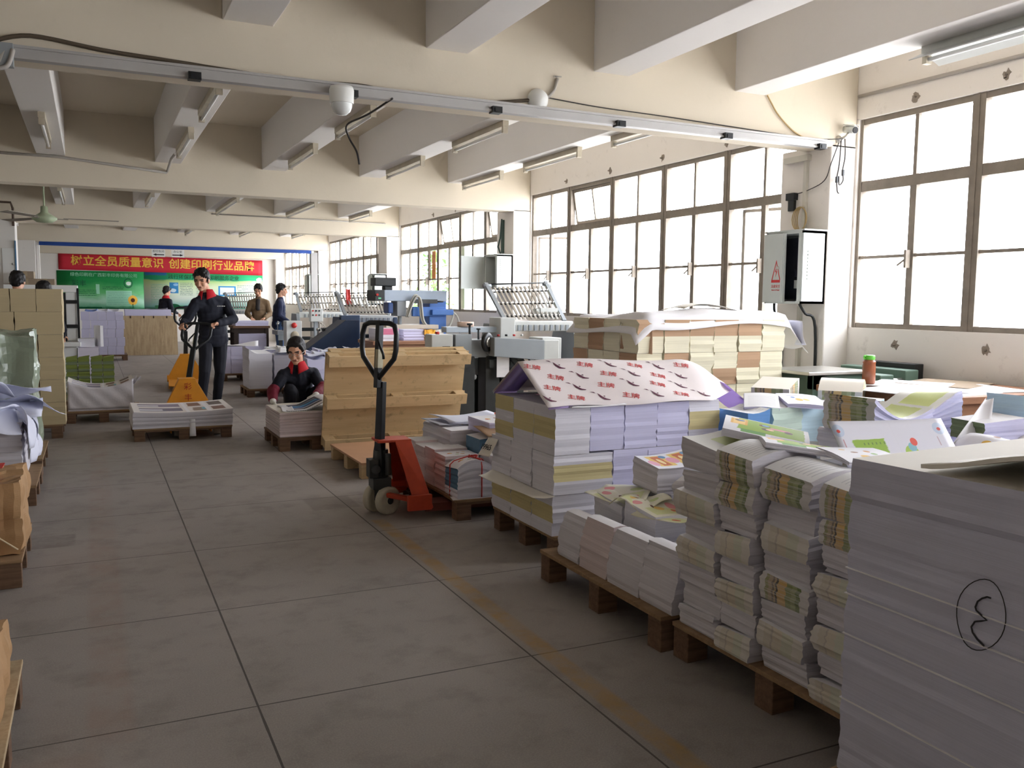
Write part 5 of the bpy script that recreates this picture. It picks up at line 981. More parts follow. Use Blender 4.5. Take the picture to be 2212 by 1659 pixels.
# ---------------------------------------------------------------- left side loads
pallet('dark pallet under the beige board blocks', (-.72, 10.2, 0), .86, 1.0, .14)
G = 'beige board blocks'
for j in range(2):
    for c in range(4):
        x = -1.15+.2225*c+.111
        for t in range(6): 
            z = .14+.222*t
            if j and t < 4: continue
            pblock('beige board block, %s from the floor, %s from the hall pillar%s' % (ORD[t], ORD[c], ' in the rear row' if j else ''), (x+(.03 if t == 4 else 0)*(c < 3), 9.87+.36*j, z), .215 if not (t == 5 and c == 3) else .22, .34, .22, BEIGE, SHEETW, nl=5, group=G, name='board_block', cat='board', n=2, jit=.002)
def crumple(name, m, x0, x1, y0, y1_, z0, z1, amp, seed, n=18, sc=5., parent=None, bulge=.0, pull=.8):
    b = MB(); P = {}
    def pt(x, y, z):
        v = V((x, y, z)); q = NZ.noise_vector(v*sc+V((seed, 0, 0)))*amp+NZ.noise_vector(v*sc*3+V((0, seed, 0)))*amp*.4
        rg = abs(NZ.noise(V((x*sc*1.5+seed, y*sc*1.5, z*sc*.35))))*amp*1.2
        c = V(((x0+x1)/2, (y0+y1_)/2, v.z)); d = (v-c).normalized(); return v+q*pull-d*rg+d*bulge*sin(pi*(z-z0)/(z1-z0))
    def gridf(f):
        k = len(b.v)
        for i in range(n+1):
            for j in range(n+1): b.v.append(tuple(pt(*f(i/n, j/n))))
        for i in range(n):
            for j in range(n): q = k+i*(n+1)+j; b.f.append([q, q+n+1, q+n+2, q+1]); b.mi.append(0); b.uv.append(None); b.sm.append(False)
    X = lambda u: x0+(x1-x0)*u; Yq = lambda v: y0+(y1_-y0)*v; Z = lambda v: z0+(z1-z0)*v
    gridf(lambda u, v: (X(u), y0, Z(v))); gridf(lambda u, v: (x1, Yq(u), Z(v))); gridf(lambda u, v: (X(1-u), y1_, Z(v))); gridf(lambda u, v: (x0, Yq(1-u), Z(v))); gridf(lambda u, v: (X(u), Yq(v), z1)); gridf(lambda u, v: (X(u), Yq(1-v), z0))
    o = b.build(name, m, parent)
    bm = bmesh.new(); bm.from_mesh(o.data); bmesh.ops.remove_doubles(bm, verts=bm.verts, dist=.0005); bmesh.ops.recalc_face_normals(bm, faces=bm.faces); bm.to_mesh(o.data); bm.free()
    return o
pallet('pallet under the load in green film', (-.80, 8.16, 0), .84, .98, .14)
GFILM = mat('grey-green stretch film', (146, 158, 136), .28, 0, .2, 5, .35, .7)
tag(crumple('wrapped_load', GFILM, -1.2, -.42, 7.72, 8.62, .145, 1.10, .05, 3., 30, 4.), 'tall load wrapped in crumpled grey-green film', 'wrapped load')
pallet('pallet under the loose white paper waste', (-.78, 7.02, 0), .82, .86, .14)
for k, (z, h) in enumerate(((.14, .22), (.362, .2))): pblock('grey paper block under the white paper waste, %s' % ('lower', 'upper')[k], (-.76, 7.0, z), .62, .7, h, GREYP, SHEET, nl=10, name='paper_block')
rr = random.Random(21)
for i in range(11):
    c = V((-.74+rr.uniform(-.2, .3), 6.95+rr.uniform(-.3, .3), .57+.022*i)); a = rr.uniform(0, 6.3); d1 = V((cos(a), sin(a), rr.uniform(-.35, .35)))*.2; d2 = V((-sin(a), cos(a), rr.uniform(-.4, .4)))*.17
    leaf('crumpled white waste sheet on the paper heap, %s from the bottom' % ORD[i], [c-d1-d2, c+d1-d2, c+d1+d2, c-d1+d2], SHEETB, curl=rr.uniform(-.07, .07), wave=.03, group='crumpled white waste sheets')
for i, (y, z) in enumerate(((6.66, .52), (6.82, .40), (7.1, .5), (7.3, .36))):
    leaf('white sheet hanging down the side of the paper heap, %s from the kraft parcels' % ORD[i], [(-.44, y-.1, z+.16), (-.38, y-.12, z-.12), (-.37, y+.1, z-.14), (-.45, y+.12, z+.14)], SHEETB, curl=-.04, wave=.02, group='white sheets hanging from the paper heap')
pallet('pallet under the two kraft parcels', (-.76, 5.12, 0), .84, .78, .14)
for k, (z, h) in enumerate(((.142, .17), (.316, .175))):
    p = tag(crumple('kraft_parcel', KRAFT, -.95, -.345, 4.82, 5.42, z, z+h, .022, 5.+k, 18, 7., None, .01), ('lower', 'upper')[k]+' kraft paper parcel tied with red tape', 'parcel')
    q = MB(); q.box(-.482, -.452, 4.795, 4.803, z-.005, z+h+.004); q.box(-.482, -.452, 4.795, 5.44, z+h+.002, z+h+.006); q.build('red_tape', REDST, p)
    if not k: q = MB(); q.tube([(-.50, 4.80, z+.17), (-.43, 4.795, z+.09), (-.36, 4.80, z+.03)], .004, 0, 6); q.build('string', mat('pale string', (214, 196, 160), .7), p)
pallet('pallet with a splintered deck board at the near end of the aisle', (-.655, 2.9, 0), .8, 1.0, .14, deck=PLY)
p = tag(crumple('kraft_parcel', KRAFT, -.95, -.288, 2.75, 3.24, .145, .335, .022, 9., 18, 7., None, .01), 'kraft parcel with torn corner on the pallet with the splintered board', 'parcel')
q = MB(); q.box(-.40, -.385, 2.735, 2.742, .14, .335); q.build('red_tape', REDST, p)
# ---------------------------------------------------------------- far left: cutter, cartons, lavender wall, plywood board
rr = random.Random(3); BOX = CARD
for c, (x, n) in enumerate(((-.98, 5), (-.70, 4))):
    for k in range(n):
        b = MB(); w = .28 if k < 4 else .24; b.box(-w/2, w/2, -.2, .2, 0, .445 if k < 4 else .12); o = b.build('carton', BOX, loc=(x+.01*(k % 2), 17.1, .0+.447*k-.30*(k > 3)*0), bevel=.004)
        o.location.z = .4235*k if k < 4 else 1.695
        if k < 4: o.scale = (1, 1, .95)
        tag(o, 'brown carton in the %s column by the hall pillar, %s from the floor' % (('taller', 'shorter')[c], ORD[k]), 'carton', 'cartons by the hall pillar'); q = MB(); q.box(-.025, .025, -.2015, .2015, .2 if k < 4 else .04, .446 if k < 4 else .122); q.build('tape', mat('tan packing tape', (176, 156, 126), .4), o)
cut = empty('paper_cutter', (-.55, 14.2, 0), 'white guillotine paper cutter behind the beige blocks', 'machine')
b = MB(); b.box(-.55, .35, -.35, .35, .05, .70); b.box(-.6, .4, -.45, .4, .70, .76); b.build('body', WPLAST, cut, bevel=.01)
b = MB(); b.box(.22, .36, -.05, .12, .76, 1.50); b.box(-.55, -.41, -.05, .12, .76, 1.50); b.box(-.55, .38, -.07, .14, 1.46, 1.56); b.build('arch', WPLAST, cut, bevel=.006)
for z in (.95, 1.30): b = MB(); b.box(.18, .38, -.09, -.05, z, z+.05); b.build('clamp', BLACK, cut)
b = MB(); b.box(.19, .22, -.07, -.05, .76, 1.45); b.box(.36, .39, -.07, -.05, .8, 1.52); b.build('guide', BLACK, cut)
b = MB(); b.box(.02, .2, -.07, -.06, 1.18, 1.36); b.build('screen', mat('teal screen', (90, 150, 130), .3), cut)
b = MB(); b.box(.36, .62, -.38, .1, .1, .68); b.box(.34, .66, -.42, .14, .42, .44); b.build('side_table', mat('pale lilac panel', (222, 216, 230), .5), cut)
pblock('grey paper offcuts on the cutter side table', (-.08, 14.0, .685), .2, .25, .12, PAPER, SHEET, name='paper_block')
b = MB(); b.box(-.02, .02, -.12, .12, 0, .3); tag(b.build('paper_ream', SHEET, loc=(.08, 14.05, .687), rz=R(20)), 'white ream standing on the cutter side table', 'paper')
pallet('dark pallet under the far lavender paper wall', (.22, 21.6, 0), .95, .7, .13, deck=PALLETX)
G = 'lavender blocks of the far paper wall'
for t in range(5):
    for c in range(5):
        pblock('lavender paper block in the far paper wall, %s from the floor, %s from the cutter' % (ORD[t], ORD[c]), (-.22+.17*c+.085+.02*(t % 2), 21.4, .13+.19*t), .165, .25, .187, LAV, SHEETB, nl=3, group=G, n=2, jit=.002)
for i, (x, m) in enumerate(((-.02, mat('light blue sheet', (120, 150, 220), .6)), (.2, SHEETB), (.42, SHEETB))):
    leaf('loose %s sheet on the far paper wall%s' % (('blue', 'white', 'white')[i], ('', ' in the middle', ' near the plywood')[i]), [(x-.12, 21.28, 1.085), (x+.12, 21.28, 1.087), (x+.14, 21.5, 1.13), (x-.1, 21.5, 1.12)], m, curl=.02)
b = MB(); b.box(-.63, .63, -.012, .012, 0, .96); o = b.build('plywood_board', PLY, loc=(1.26, 23.05, 0)); o.rotation_euler = (R(-9), 0, 0); tag(o, 'worn plywood board leaning at the far end of the aisle', 'board')
q = MB(); [q.box(x-.015, x+.015, -.016, -.010, .90, .96) for x in (-.42, -.12, .1, .4)]; q.build('notch', mat('dark wood notch', (70, 54, 40), .8), o)
pallet('pallet behind the leaning plywood board', (1.25, 23.62, 0), 1.1, .6, .13)
pblock('wide lavender stack behind the leaning plywood board', (1.25, 23.6, .13), 1.05, .55, .97, LAV, SHEETB, nl=8, name='sheet_stack')
leaf('grey cover on the wide lavender stack', [(1.2, 23.35, 1.105), (1.7, 23.35, 1.107), (1.72, 23.7, 1.13), (1.2, 23.7, 1.12)], mat('grey printed sheet', (110, 112, 130), .6), curl=.02)
# ---------------------------------------------------------------- white and lavender piles in the middle of the hall
pallet('pallet under the two-tier lavender blocks', (2.33, 15.75, 0), .8, .7, .13)
for t in range(2):
    for c in range(3):
        pblock('lavender block beside the standing man, %s tier, %s from his leg' % (('lower', 'upper')[t], ORD[c]), (1.98+.235*c, 15.55, .13+.23*t), .23, .28, .228, LAV, SHEETB, nl=4, n=2, group='lavender blocks in the middle of the hall')
leaf('white sheets fanned on the two-tier lavender blocks', [(1.9, 15.42, .60), (2.55, 15.42, .60), (2.6, 15.7, .64), (1.9, 15.7, .62)], SHEET, curl=.03, wave=.02)
pallet('pallet under the white stack beside the standing man', (2.28, 13.1, 0), .66, .7, .12)
pblock('white sheet stack with a lifted corner beside the standing man', (2.14, 13.05, .12), .32, .6, .50, PAPER, SHEET, nl=10, n=8, warp=lambda u, v: .07*max(0, .3-u)*3+.02*v, name='sheet_stack', jit=.004)
pblock('grey sheet stack topped by fanned printed sheets', (2.47, 13.1, .12), .26, .55, .47, GREYP, SHEET, nl=10, name='sheet_stack', jit=.006)
for i in range(5): leaf('fanned printed sheet behind the crouching worker, %s from the bottom' % ORD[i], [(2.34+.01*i, 12.82-.03*i, .595+.01*i), (2.66+.02*i, 12.9-.02*i, .595+.014*i), (2.72+.03*i, 13.2, .63+.02*i), (2.4+.02*i, 13.15, .62+.015*i)], COVER_N if i == 4 else SHEETB, curl=.02, wave=.01, group='fanned printed sheets')
G = 'lavender bundles with wavy sheets'; rr = random.Random(31)
pallet('pallet under the wavy lavender bundles', (2.92, 11.85, 0), .86, 1.15, .12); pallet('pallet under the flat white bundles', (3.02, 15.05, 0), .9, 1.0, .12)
for i in range(3):
    for j in range(3):
        pblock('lavender bundle with wavy sheets behind the upright pallets, row %s, %s from the worker' % (('one', 'two', 'three')[j], ORD[i]), (2.63+.29*i, 11.48+.37*j, .12), .28, .36, .50+.03*j+rr.uniform(0, .02), LAV, SHEETB, nl=8, n=7, warp=lambda u, v, a=rr.uniform(1, 5), k=rr.uniform(.015, .03): k*sin(a+7*u)*(.4+v), group=G, jit=.006, name='sheet_bundle')
for i in range(3):
    for j in range(2):
        pblock('white bundle with printed top sheet between the machines, row %s, %s from the man' % (('one', 'two')[j], ORD[i]), (2.73+.30*i, 14.82+.46*j, .12), .29, .44, .42, LAV, COVER_N, nl=6, n=5, warp=lambda u, v, a=rr.uniform(1, 5): .03*sin(a+4*u)*v, group='white bundles between the machines', name='sheet_bundle')
for i in range(6):
    x = 2.62+.12*i; y = 11.55+.13*(i % 3); z = .665+.018*(i % 3)+.012*(i//3); leaf('loose lavender sheet fanned on the wavy bundles, %s from the worker' % ORD[i], [(x-.12, y-.15, z), (x+.14, y-.15, z+.01), (x+.15, y+.15, z+.03), (x-.11, y+.15, z+.02)], SHEETB, curl=.02, wave=.012, group='loose sheets fanned on the wavy bundles')
for i in range(4):
    x = 2.72+.19*i; y = 14.85; z = .575+.01*(i % 2); leaf('printed sheet fanned on the white bundles, %s from the man' % ORD[i], [(x-.16, y-.15, z), (x+.16, y-.15, z+.01), (x+.17, y+.15, z+.03), (x-.14, y+.15, z+.02)], COVER_N, curl=.02, wave=.012, group='printed sheets fanned on the white bundles')
# ---------------------------------------------------------------- tables
def table(label, loc, w, d, h, m, legm, rz=0, apron=.09):
    o = empty('work_table', loc, label, 'table', None, rz); b = MB(); b.box(-w/2, w/2, -d/2, d/2, h-.045, h); b.build('tabletop', m, o, bevel=.004)
    b = MB()
    for s in (-1, 1): b.box(-w/2+.06, w/2-.06, s*(d/2-.05)-.012, s*(d/2-.05)+.012, h-.045-apron, h-.045); b.box(s*(w/2-.05)-.012, s*(w/2-.05)+.012, -d/2+.06, d/2-.06, h-.045-apron, h-.045)
    b.build('apron', legm, o)
    for sx in (-1, 1):
        for sy in (-1, 1): q = MB(); q.box(-.035, .035, -.035, .035, 0, h-.045); q.build('leg', legm, o, (sx*(w/2-.06), sy*(d/2-.06), 0), bevel=.003)
    return o
table('brown wooden table holding the paper piles before the blue drilling machine', (3.95, 11.75, 0), 1.15, .75, .84, TABLEW, TABLEW)
pblock('white paper pile with a pink patch on the brown table', (3.62, 11.7, .84), .32, .34, .17, PAPER, SHEET, nl=8, side=lambda s, k: 2 if s == 0 and k > .55 else 0, extra=[mat('pink printed edge', (226, 130, 160), .7)], name='sheet_stack')
pblock('lavender paper pile on the brown table', (4.02, 11.75, .84), .3, .34, .15, LAV, SHEETB, nl=8, name='sheet_stack')
bag = tag(crumple('plastic_bag', mat('orange plastic bag', (240, 176, 60), .35, 0, .15, 6), 4.17, 4.34, 11.55, 11.72, .842, .985, .03, 2., 10, 8.), 'crumpled orange bag on the brown table', 'bag')
tag(crumple('plastic_bag', mat('clear white bag', (226, 224, 220), .25, 0, .1, 6), 4.33, 4.43, 11.52, 11.66, .842, .965, .03, 6., 10, 8.), 'whitish plastic bag beside the orange bag', 'bag')
table('dark wooden sorting stand with lavender paper before the two operators', (2.70, 17.3, 0), .68, .6, .885, PALLETX, mat('dark brown post', (60, 48, 42), .7))
pblock('lavender paper pile on top of the sorting stand', (2.72, 17.3, .885), .6, .5, .09, LAV, SHEETB, nl=4, name='sheet_stack')
pallet('pallet inside the sorting stand', (2.72, 17.22, 0), .55, .45, .12)
pblock('lavender paper pile under the sorting stand', (2.72, 17.22, .12), .5, .4, .62, LAV, SHEETB, nl=8, name='sheet_stack')
wt = table('brown work table under the nearest big window', (5.08, 4.02, 0), 1.25, .95, .85, TABLEW, TABLEW, R(-3), .12)
G = 'white sheets lying on the window table'
for i, (x, y, a, m) in enumerate(((4.85, 3.85, 5, SHEET), (5.2, 3.9, -12, SHEET), (5.35, 4.2, 20, CARD), (5.0, 4.2, 30, SHEET), (4.62, 3.9, 10, SHEET))):
    M = MX.Translation((x, y, .852+.003*i))@MX.Rotation(R(a), 4, 'Z'); leaf(('white sheet on the window table, near the front edge', 'white sheet on the window table, overlapping the brown one', 'grey-brown card on the window table', 'white sheet on the window table, close to the sill', 'small white sheet beside the bottle')[i], [M@V(p) for p in ((-.3, -.24, 0), (.3, -.24, 0), (.3, .24, .002), (-.3, .24, .004))], m, curl=.002, group=G)
bt = empty('water_bottle', (4.735, 4.31, .866), 'amber plastic water bottle with a bright green lid on the window table', 'bottle')
AMBER = mk_glass('amber tea bottle', (.55, .22, .10, 1), .08)
b = MB(); b.lathe([(.0, 0), (.040, 0), (.043, .01), (.043, .12), (.040, .135), (.043, .145), (.040, .155), (.028, .163), (.028, .17)], 0, 28); b.build('body', mat('amber tea', (150, 84, 52), .2, 0, .25, 20, 0, .7), bt)
b = MB(); b.lathe([(.034, .163), (.036, .165), (.036, .19), (.033, .193), (0, .193)], 0, 28); b.tube([(-.034, 0, .185), (-.05, 0, .19), (-.055, 0, .178), (-.045, 0, .168), (-.034, 0, .17)], .004); b.build('lid', mat('bright green plastic', (104, 196, 70), .35), bt)
# ---------------------------------------------------------------- green bench machine by the window table
gm = empty('bench_machine', (5.08, 5.0, 0), 'dull green bench machine with bright table plate behind the bottle', 'machine')
b = MB(); b.box(-.42, .5, -.28, .3, .1, .74); b.build('cabinet', GREENM, gm, bevel=.01)
b = MB(); b.box(-.5, .12, -.30, .2, .89, .915); b.build('plate', CHROME, gm, bevel=.004)
b = MB(); b.box(-.42, .1, -.26, -.2, .78, .89); b.box(-.42, -.3, -.26, .2, .74, .89); b.build('bracket', GREENM, gm, bevel=.006)
b = MB(); b.cyl((-.32, -.3, .83), (-.32, -.24, .83), .05, 0, 24); b.cyl((-.32, -.31, .83), (-.32, -.29, .83), .025, 0, 18); b.build('knob', DSTEEL, gm)
for x, z in ((.16, .88), (.42, .91)): b = MB(); b.box(x, x+.14, -.34, .3, .74, z); b.build('side_housing', GREENM, gm, bevel=.008)
b = MB(); b.cyl((.3, -.3, .82), (.42, -.3, .82), .03, 0, 18); b.cyl((.08, -.32, .8), (.16, -.32, .8), .04, 0, 18); b.build('shaft', CHROME, gm)
b = MB(); b.box(.56, .66, -.3, .2, .74, .95); b.cyl((.66, -.2, .92), (.69, -.2, .92), .02); b.build('motor_cover', BLACK, gm, bevel=.006)
# ---------------------------------------------------------------- folding machines
def rack(par, A, B, C, D, n, m=CHROME, bars=3):
    """slatted buckle plate between A-B (lower edge) and D-C (upper edge)"""
    A, B, C, D = map(V, (A, B, C, D)); nrm = (B-A).cross(D-A).normalized(); up = (D-A).normalized()
    for p, q in ((A, D), (B, C)): b = MB(); e = (q-p); b.bar(p-e*.05, q+e*.13, .045, .03, 0, nrm); b.cyl(q+e*.05-(B-A).normalized()*.05, q+e*.05+(B-A).normalized()*.05, .022, 0, 12); b.build('side_rail', STEEL, par)
    b = MB(); b.cyl(D+(D-A)*.10, C+(C-B)*.10, .008, 0, 8); b.build('top_rod', DSTEEL, par)
    for k in range(bars): t = .12+.76*k/(bars-1); b = MB(); b.bar(A.lerp(D, t)-nrm*.015, B.lerp(C, t)-nrm*.015, .018, .012, 0, nrm); b.build('cross_bar', DSTEEL, par)
    for i in range(n):
        t = (i+.5)/n; b = MB(); b.bar(A.lerp(B, t), D.lerp(C, t), (B-A).length/n*.46, .012, 0, nrm)
        for k in range(bars): p = A.lerp(B, t).lerp(D.lerp(C, t), .12+.76*k/(bars-1)); b.box(p.x-.012, p.x+.012, p.y-.015, p.y+.004, p.z-.012, p.z+.012)
        b.build('slat', m, par)
def folder(label, x, y, w=.75, body=LSTEEL, cabinet_m=STEEL, n=13, box=True, h=1.17, tall=.34, seed=1):
    o = empty('folding_machine', (x, y, 0), label, 'machine', 'folding machines'); rr = random.Random(seed)
    rack(o, (0, 0, h), (w, 0, h), (w+.05, .5, h+tall), (.02, .5, h+tall-.03), n)
    b = MB(); b.box(-.06, w+.06, -.12, .12, h-.13, h-.02); b.build('roller_cover', LSTEEL, o, bevel=.01)
    for k in range(int(n*.8)): b = MB(); b.box(.04+k*w/(n*.8), .075+k*w/(n*.8), -.135, -.12, h-.12, h-.06); b.build('roller_tooth', STEEL, o)
    for s in (0, 1): b = MB(); xx = -.12+s*(w+.16); b.prism([(-.3, .0), (.45, .0), (.4, h-.35), (.3, h-.05), (-.12, h-.05), (-.25, h-.35)], .07, 0, frame((xx, 0, 0), (0, 1, 0), (0, 0, 1))); b.build('side_frame', cabinet_m, o, bevel=.006)
    for k in range(4): b = MB(); z = .3+.17*k; b.cyl((-.05, .05*k, z), (w+.03, .05*k, z), .035, 0, 14); b.build('roller', DSTEEL, o)
    b = MB(); b.box(-.5, -.08, -.28, .25, .72, .80); b.box(-.48, -.1, -.26, -.2, .62, .72); b.build('feed_table', STEEL, o, bevel=.004)
    for k in range(5): b = MB(); xx = -.46+.09*k; b.tube([(xx, -.1, .80), (xx, -.12, .92+rr.uniform(0, .06)), (xx+.03, -.12, .95)], .008); b.cyl((xx-.02, -.12, .93), (xx+.02, -.12, .93), .02, 0, 10); b.build('adjuster', DSTEEL if k % 2 else CHROME, o)
    for sx in (-.42, -.14): b = MB(); b.box(sx-.03, sx+.03, -.2, -.14, 0, .72); b.build('leg', DSTEEL, o)
    if box:
        b = MB(); b.box(.05, .28, -.62, -.46, .98, 1.22); c = b.build('control_box', LSTEEL, o, bevel=.01); b = MB(); b.box(.13, .19, -.57, -.5, 0, .98); b.build('box_post', STEEL, o)
        for k in range(6): b = MB(); b.cyl((.09+.06*(k % 3), -.62, 1.18-.08*(k//3)), (.09+.06*(k % 3), -.632, 1.18-.08*(k//3)), .016, 0, 12); b.build('button', BLACK if k % 4 else RED, c)
        for k in range(3): b = MB(); b.tube([(.2+.06*k, -.1, .95), (.28+.05*k, -.3, 1.0-.05*k), (.33+.04*k, -.35, .6), (.25, -.2, .35)], .009, 0, 6); b.build('hose', GREYPIPE, o)
    return o
folder('folding machine with a control box on a post, beside the navy operator', 3.62, 17.0, .78, seed=2)
folder('farthest folding machine with a slatted rack behind the tan-jacketed operator', 2.80, 20.9, .68, box=False, seed=3)
m2 = folder('folding machine with navy hood and slatted rack behind the brown table', 3.62, 13.75, .72, NAVYM, NAVYM, 13, False, 1.17, .32, 4)
b = MB(); b.prism([(-.75, .35), (-.75, .62), (-.12, 1.08), (.1, 1.08), (.1, .3), (-.2, .3)], .5, 0, frame((0, 0, 0), (1, 0, 0), (0, 0, 1))); b.build('hood', NAVYM, m2, bevel=.01, fix=True)
b = MB(); b.box(-.1, .2, -.16, -.08, .8, 1.15); b.build('front_cover', mat('slate blue cover', (84, 100, 124), .4), m2, bevel=.006)
tag(crumple('red_bag', mat('red plastic bag', (220, 60, 56), .4, 0, .15), 3.74, 3.82, 14.1, 14.16, 1.30, 1.56, .02, 4., 8, 9.), 'red plastic bag hanging on the slatted rack', 'bag')
cb = empty('control_cabinet', (3.28, 16.2, 0), 'narrow white control cabinet with a red button and round vent beside the navy operator', 'cabinet')
b = MB(); b.box(-.12, .16, -.12, .15, 0, 1.0); b.build('body', LSTEEL, cb, bevel=.01); b = MB(); b.lathe([(.05, 0), (.045, .03), (0, .035)], 0, 18, frame((.02, -.12, .92), (1, 0, 0), (0, 0, 1))); b.build('stop_button', RED, cb); b = MB(); b.lathe([(.075, 0), (.075, .012), (.02, .016), (0, .02)], 0, 24, frame((.03, -.12, .74), (1, 0, 0), (0, 0, 1))); b.build('vent', mat('tan vent grille', (172, 162, 140), .6), cb)
# the large folder near the upright pallets
M1 = folder('nearest grey folding machine with a black hand wheel and tall slatted rack', 4.08, 8.75, .74, LSTEEL, STEEL, 14, False, 1.20, .38, 1)
def part(name, m, fn, bevel=0, par=None):
    b = MB(); fn(b); return b.build(name, m, par or M1, bevel=bevel)
part('front_cover', STEEL, lambda b: b.prism([(-.43, .0), (.14, -.05), (.14, .16), (-.43, .19)], .14, 0, frame((0, -.55, .84), (1, 0, 0), (0, 0, 1))), .006)
part('end_housing', LSTEEL, lambda b: (b.box(.15, .38, -.62, -.3, .60, 1.02), b.box(.15, .33, -.66, -.62, .62, 1.0)), .01)
part('tower', LSTEEL, lambda b: b.box(-.14, .04, -.2, .1, .98, 1.22), .01)
w = part('hand_wheel', BLACK, lambda b: b.lathe([(.05, -.02), (.085, -.025), (.10, -.012), (.10, .012), (.085, .025), (.05, .02)], 0, 28, frame((-.46, -.58, .98), (.8, .6, 0), (0, 0, 1))))
part('hub', CHROME, lambda b: b.lathe([(.0, -.03), (.035, -.03), (.05, -.02), (.05, .02), (.035, .03), (0, .03)], 0, 20, frame((-.46, -.58, .98), (.8, .6, 0), (0, 0, 1))), par=w)
part('axle', DSTEEL, lambda b: b.cyl((-.46, -.58, .98), (-.2, -.45, .98), .02))
part('feeder_box', LSTEEL, lambda b: b.box(-1.05, -.82, -.55, -.35, .93, 1.06), .008)
part('stop_button', RED, lambda b: b.cyl((-.95, -.45, 1.06), (-.95, -.45, 1.085), .02, 0, 14))
part('feeder_frame', STEEL, lambda b: (b.box(-.80, -.62, -.56, -.3, .84, 1.06), b.box(-.62, -.30, -.5, -.2, .82, 1.0)), .006)
part('rail_cover', mat('pale blue cover', (196, 206, 216), .4), lambda b: b.box(-.72, -.1, -.1, .05, 1.06, 1.12), .006)
for k in range(3): part('iron_leg', DSTEEL, lambda b: b.box(-.72+.28*k, -.56+.28*k, -.5, -.3, 0, .84), .006)
rr = random.Random(8)
for k in range(16):
    x, z, r_ = rr.uniform(-.95, -.1), rr.uniform(.3, .95), rr.uniform(.02, .06); part('gear' if k % 2 else 'bracket', DSTEEL if k % 3 else STEEL, (lambda b: b.cyl((x, -.58+rr.uniform(0, .1), z), (x, -.45, z), r_, 0, 14)) if k % 2 else (lambda b: b.box(x-r_, x+r_, -.56, -.42, z-r_*.7, z+r_*.7)))
part('adjusting_screw', DSTEEL, lambda b: (b.cyl((-.62, -.5, 1.0), (-.62, -.5, 1.16), .012), b.cyl((-.62, -.5, 1.15), (-.62, -.5, 1.17), .03), b.cyl((-.48, -.4, 1.0), (-.48, -.4, 1.1), .01), b.cyl((-.48, -.4, 1.1), (-.48, -.4, 1.115), .022)))
part('lower_grille', BLACK, lambda b: [b.bar((-.25+.07*k, -.5, .82), (-.15+.07*k, -.5, .70), .03, .01) for k in range(9)])
part('paper_note', SHEET, lambda b: b.box(-.36, -.22, -.60, -.597, .62, .88))
for i, c in enumerate((RED, BLACK, RED, LSTEEL)): part('push_button', c, lambda b: b.cyl((-.3+.09*i, -.5, 1.035), (-.3+.09*i, -.5, 1.055), .014, 0, 12))
tp = MB(); tp.lathe([(.05, 0), (.09, 0), (.09, .05), (.05, .05)], 0, 24); tag(tp.build('tape_roll', mat('pinkish tape', (236, 206, 186), .6), loc=(3.6, 8.70, 1.122)), 'pinkish tape roll lying on the nearest folding machine', 'tape roll')
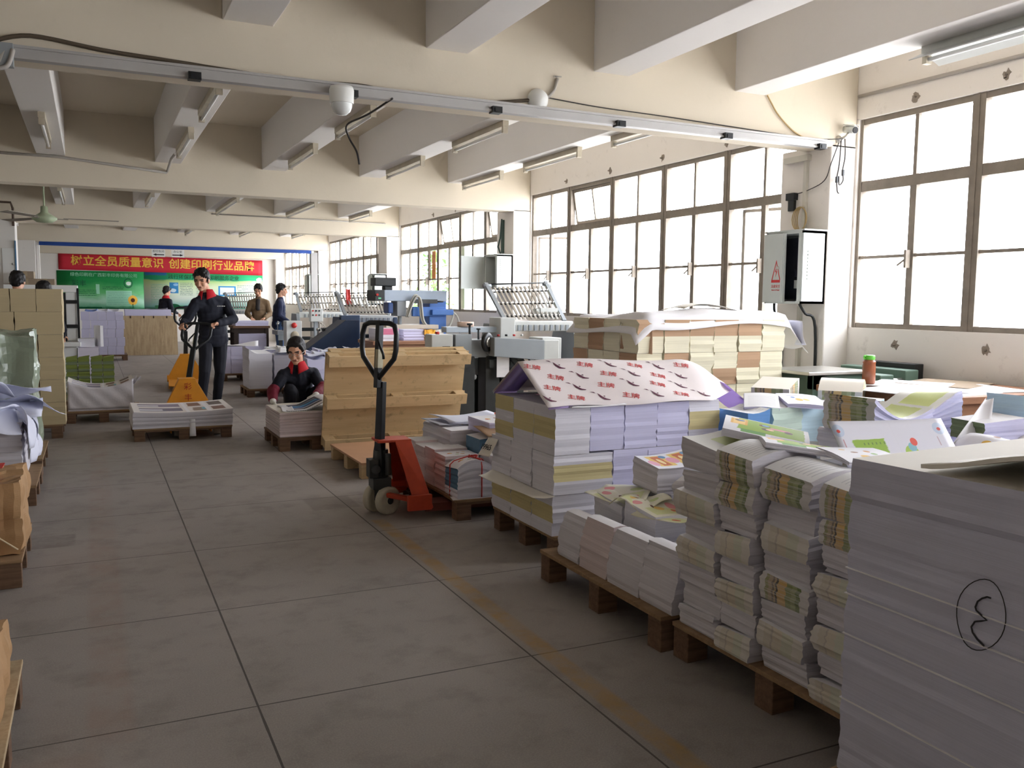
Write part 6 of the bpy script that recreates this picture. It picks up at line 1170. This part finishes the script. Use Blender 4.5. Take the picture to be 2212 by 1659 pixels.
# ---------------------------------------------------------------- blue drilling machine
D = empty('drilling_machine', (4.25, 12.45, 0), 'tall blue drilling machine with grey arm and looping hoses', 'machine')
P_ = lambda name, m, fn, bevel=0: part(name, m, fn, bevel, D)
P_('column', BLUEM, lambda b: b.box(.28, .55, -.1, .35, 0, 1.42), .012); P_('base', BLUEM, lambda b: b.box(-.35, .55, -.2, .45, 0, .70), .012)
P_('arm', BLUEG, lambda b: b.box(-.42, .55, -.12, .3, 1.38, 1.54), .012); P_('panel', DSTEEL, lambda b: b.box(-.56, -.42, -.12, .3, 1.38, 1.54), .008)
P_('motor', DSTEEL, lambda b: (b.box(-.52, -.2, 0, .25, 1.60, 1.72), b.box(-.36, -.24, .05, .2, 1.54, 1.60)), .01)
P_('indicator', mat('green indicator', (120, 220, 170), .4), lambda b: b.box(-.51, -.47, -.126, -.12, 1.41, 1.43)); P_('stop_button', RED, lambda b: b.cyl((-.53, -.12, 1.47), (-.53, -.15, 1.47), .018, 0, 12))
P_('drill_head', STEEL, lambda b: (b.box(-.22, -.08, -.1, .2, 1.16, 1.42), b.cyl((-.15, .0, .95), (-.15, .0, 1.16), .03)), .008); P_('guard', mat('blue guard', (70, 96, 150), .4), lambda b: b.box(-.34, -.26, -.05, .2, 1.2, 1.36), .02)
P_('side_arm', BLUEM, lambda b: b.box(.0, .5, -.16, -.08, 1.16, 1.30), .01); P_('blue_bracket', BLUEM, lambda b: b.box(.28, .62, -.22, -.12, 1.18, 1.26), .01); P_('lever', DSTEEL, lambda b: (b.bar((.0, -.2, 1.38), (.36, -.2, 1.38), .05, .06), b.cyl((.36, -.2, 1.38), (.46, -.2, 1.38), .012)))
P_('work_table', mat('beige work plate', (206, 196, 180), .5), lambda b: b.box(-.45, .35, -.3, .2, .98, 1.04), .005); P_('hinge_box', DSTEEL, lambda b: b.box(-.3, -.1, -.28, -.1, .84, .98), .005)
for k, pts in enumerate(([(-.1, -.15, 1.15), (-.04, -.2, 1.38), (.02, -.22, 1.47), (.08, -.22, 1.40), (.12, -.22, 1.1), (.3, -.25, .93), (.5, -.25, .98), (.6, -.22, 1.12), (.62, -.2, 1.2)], [(-.08, -.17, 1.15), (-.02, -.22, 1.36), (.04, -.24, 1.45), (.1, -.24, 1.38), (.15, -.24, 1.08), (.33, -.27, .96), (.52, -.27, 1.0)], [(.62, -.2, 1.22), (.68, -.22, 1.15), (.72, -.22, .95), (.73, -.22, .6)])):
    cable('hose', pts, .016, mat('ribbed grey hose', (186, 186, 176), .5, 0, .15, 30), None, par=D)
pk = MB(); pk.box(-.1, .12, -.05, .05, 0, .12); pk.box(-.15, -.1, -.04, .04, .02, .11); pk.cyl((.0, 0, .12), (.0, 0, .2), .006); tag(pk.build('small_device', LSTEEL, loc=(4.68, 8.9, 1.205)), 'small white gauge block on the sill side of the folding machine rack', 'device')
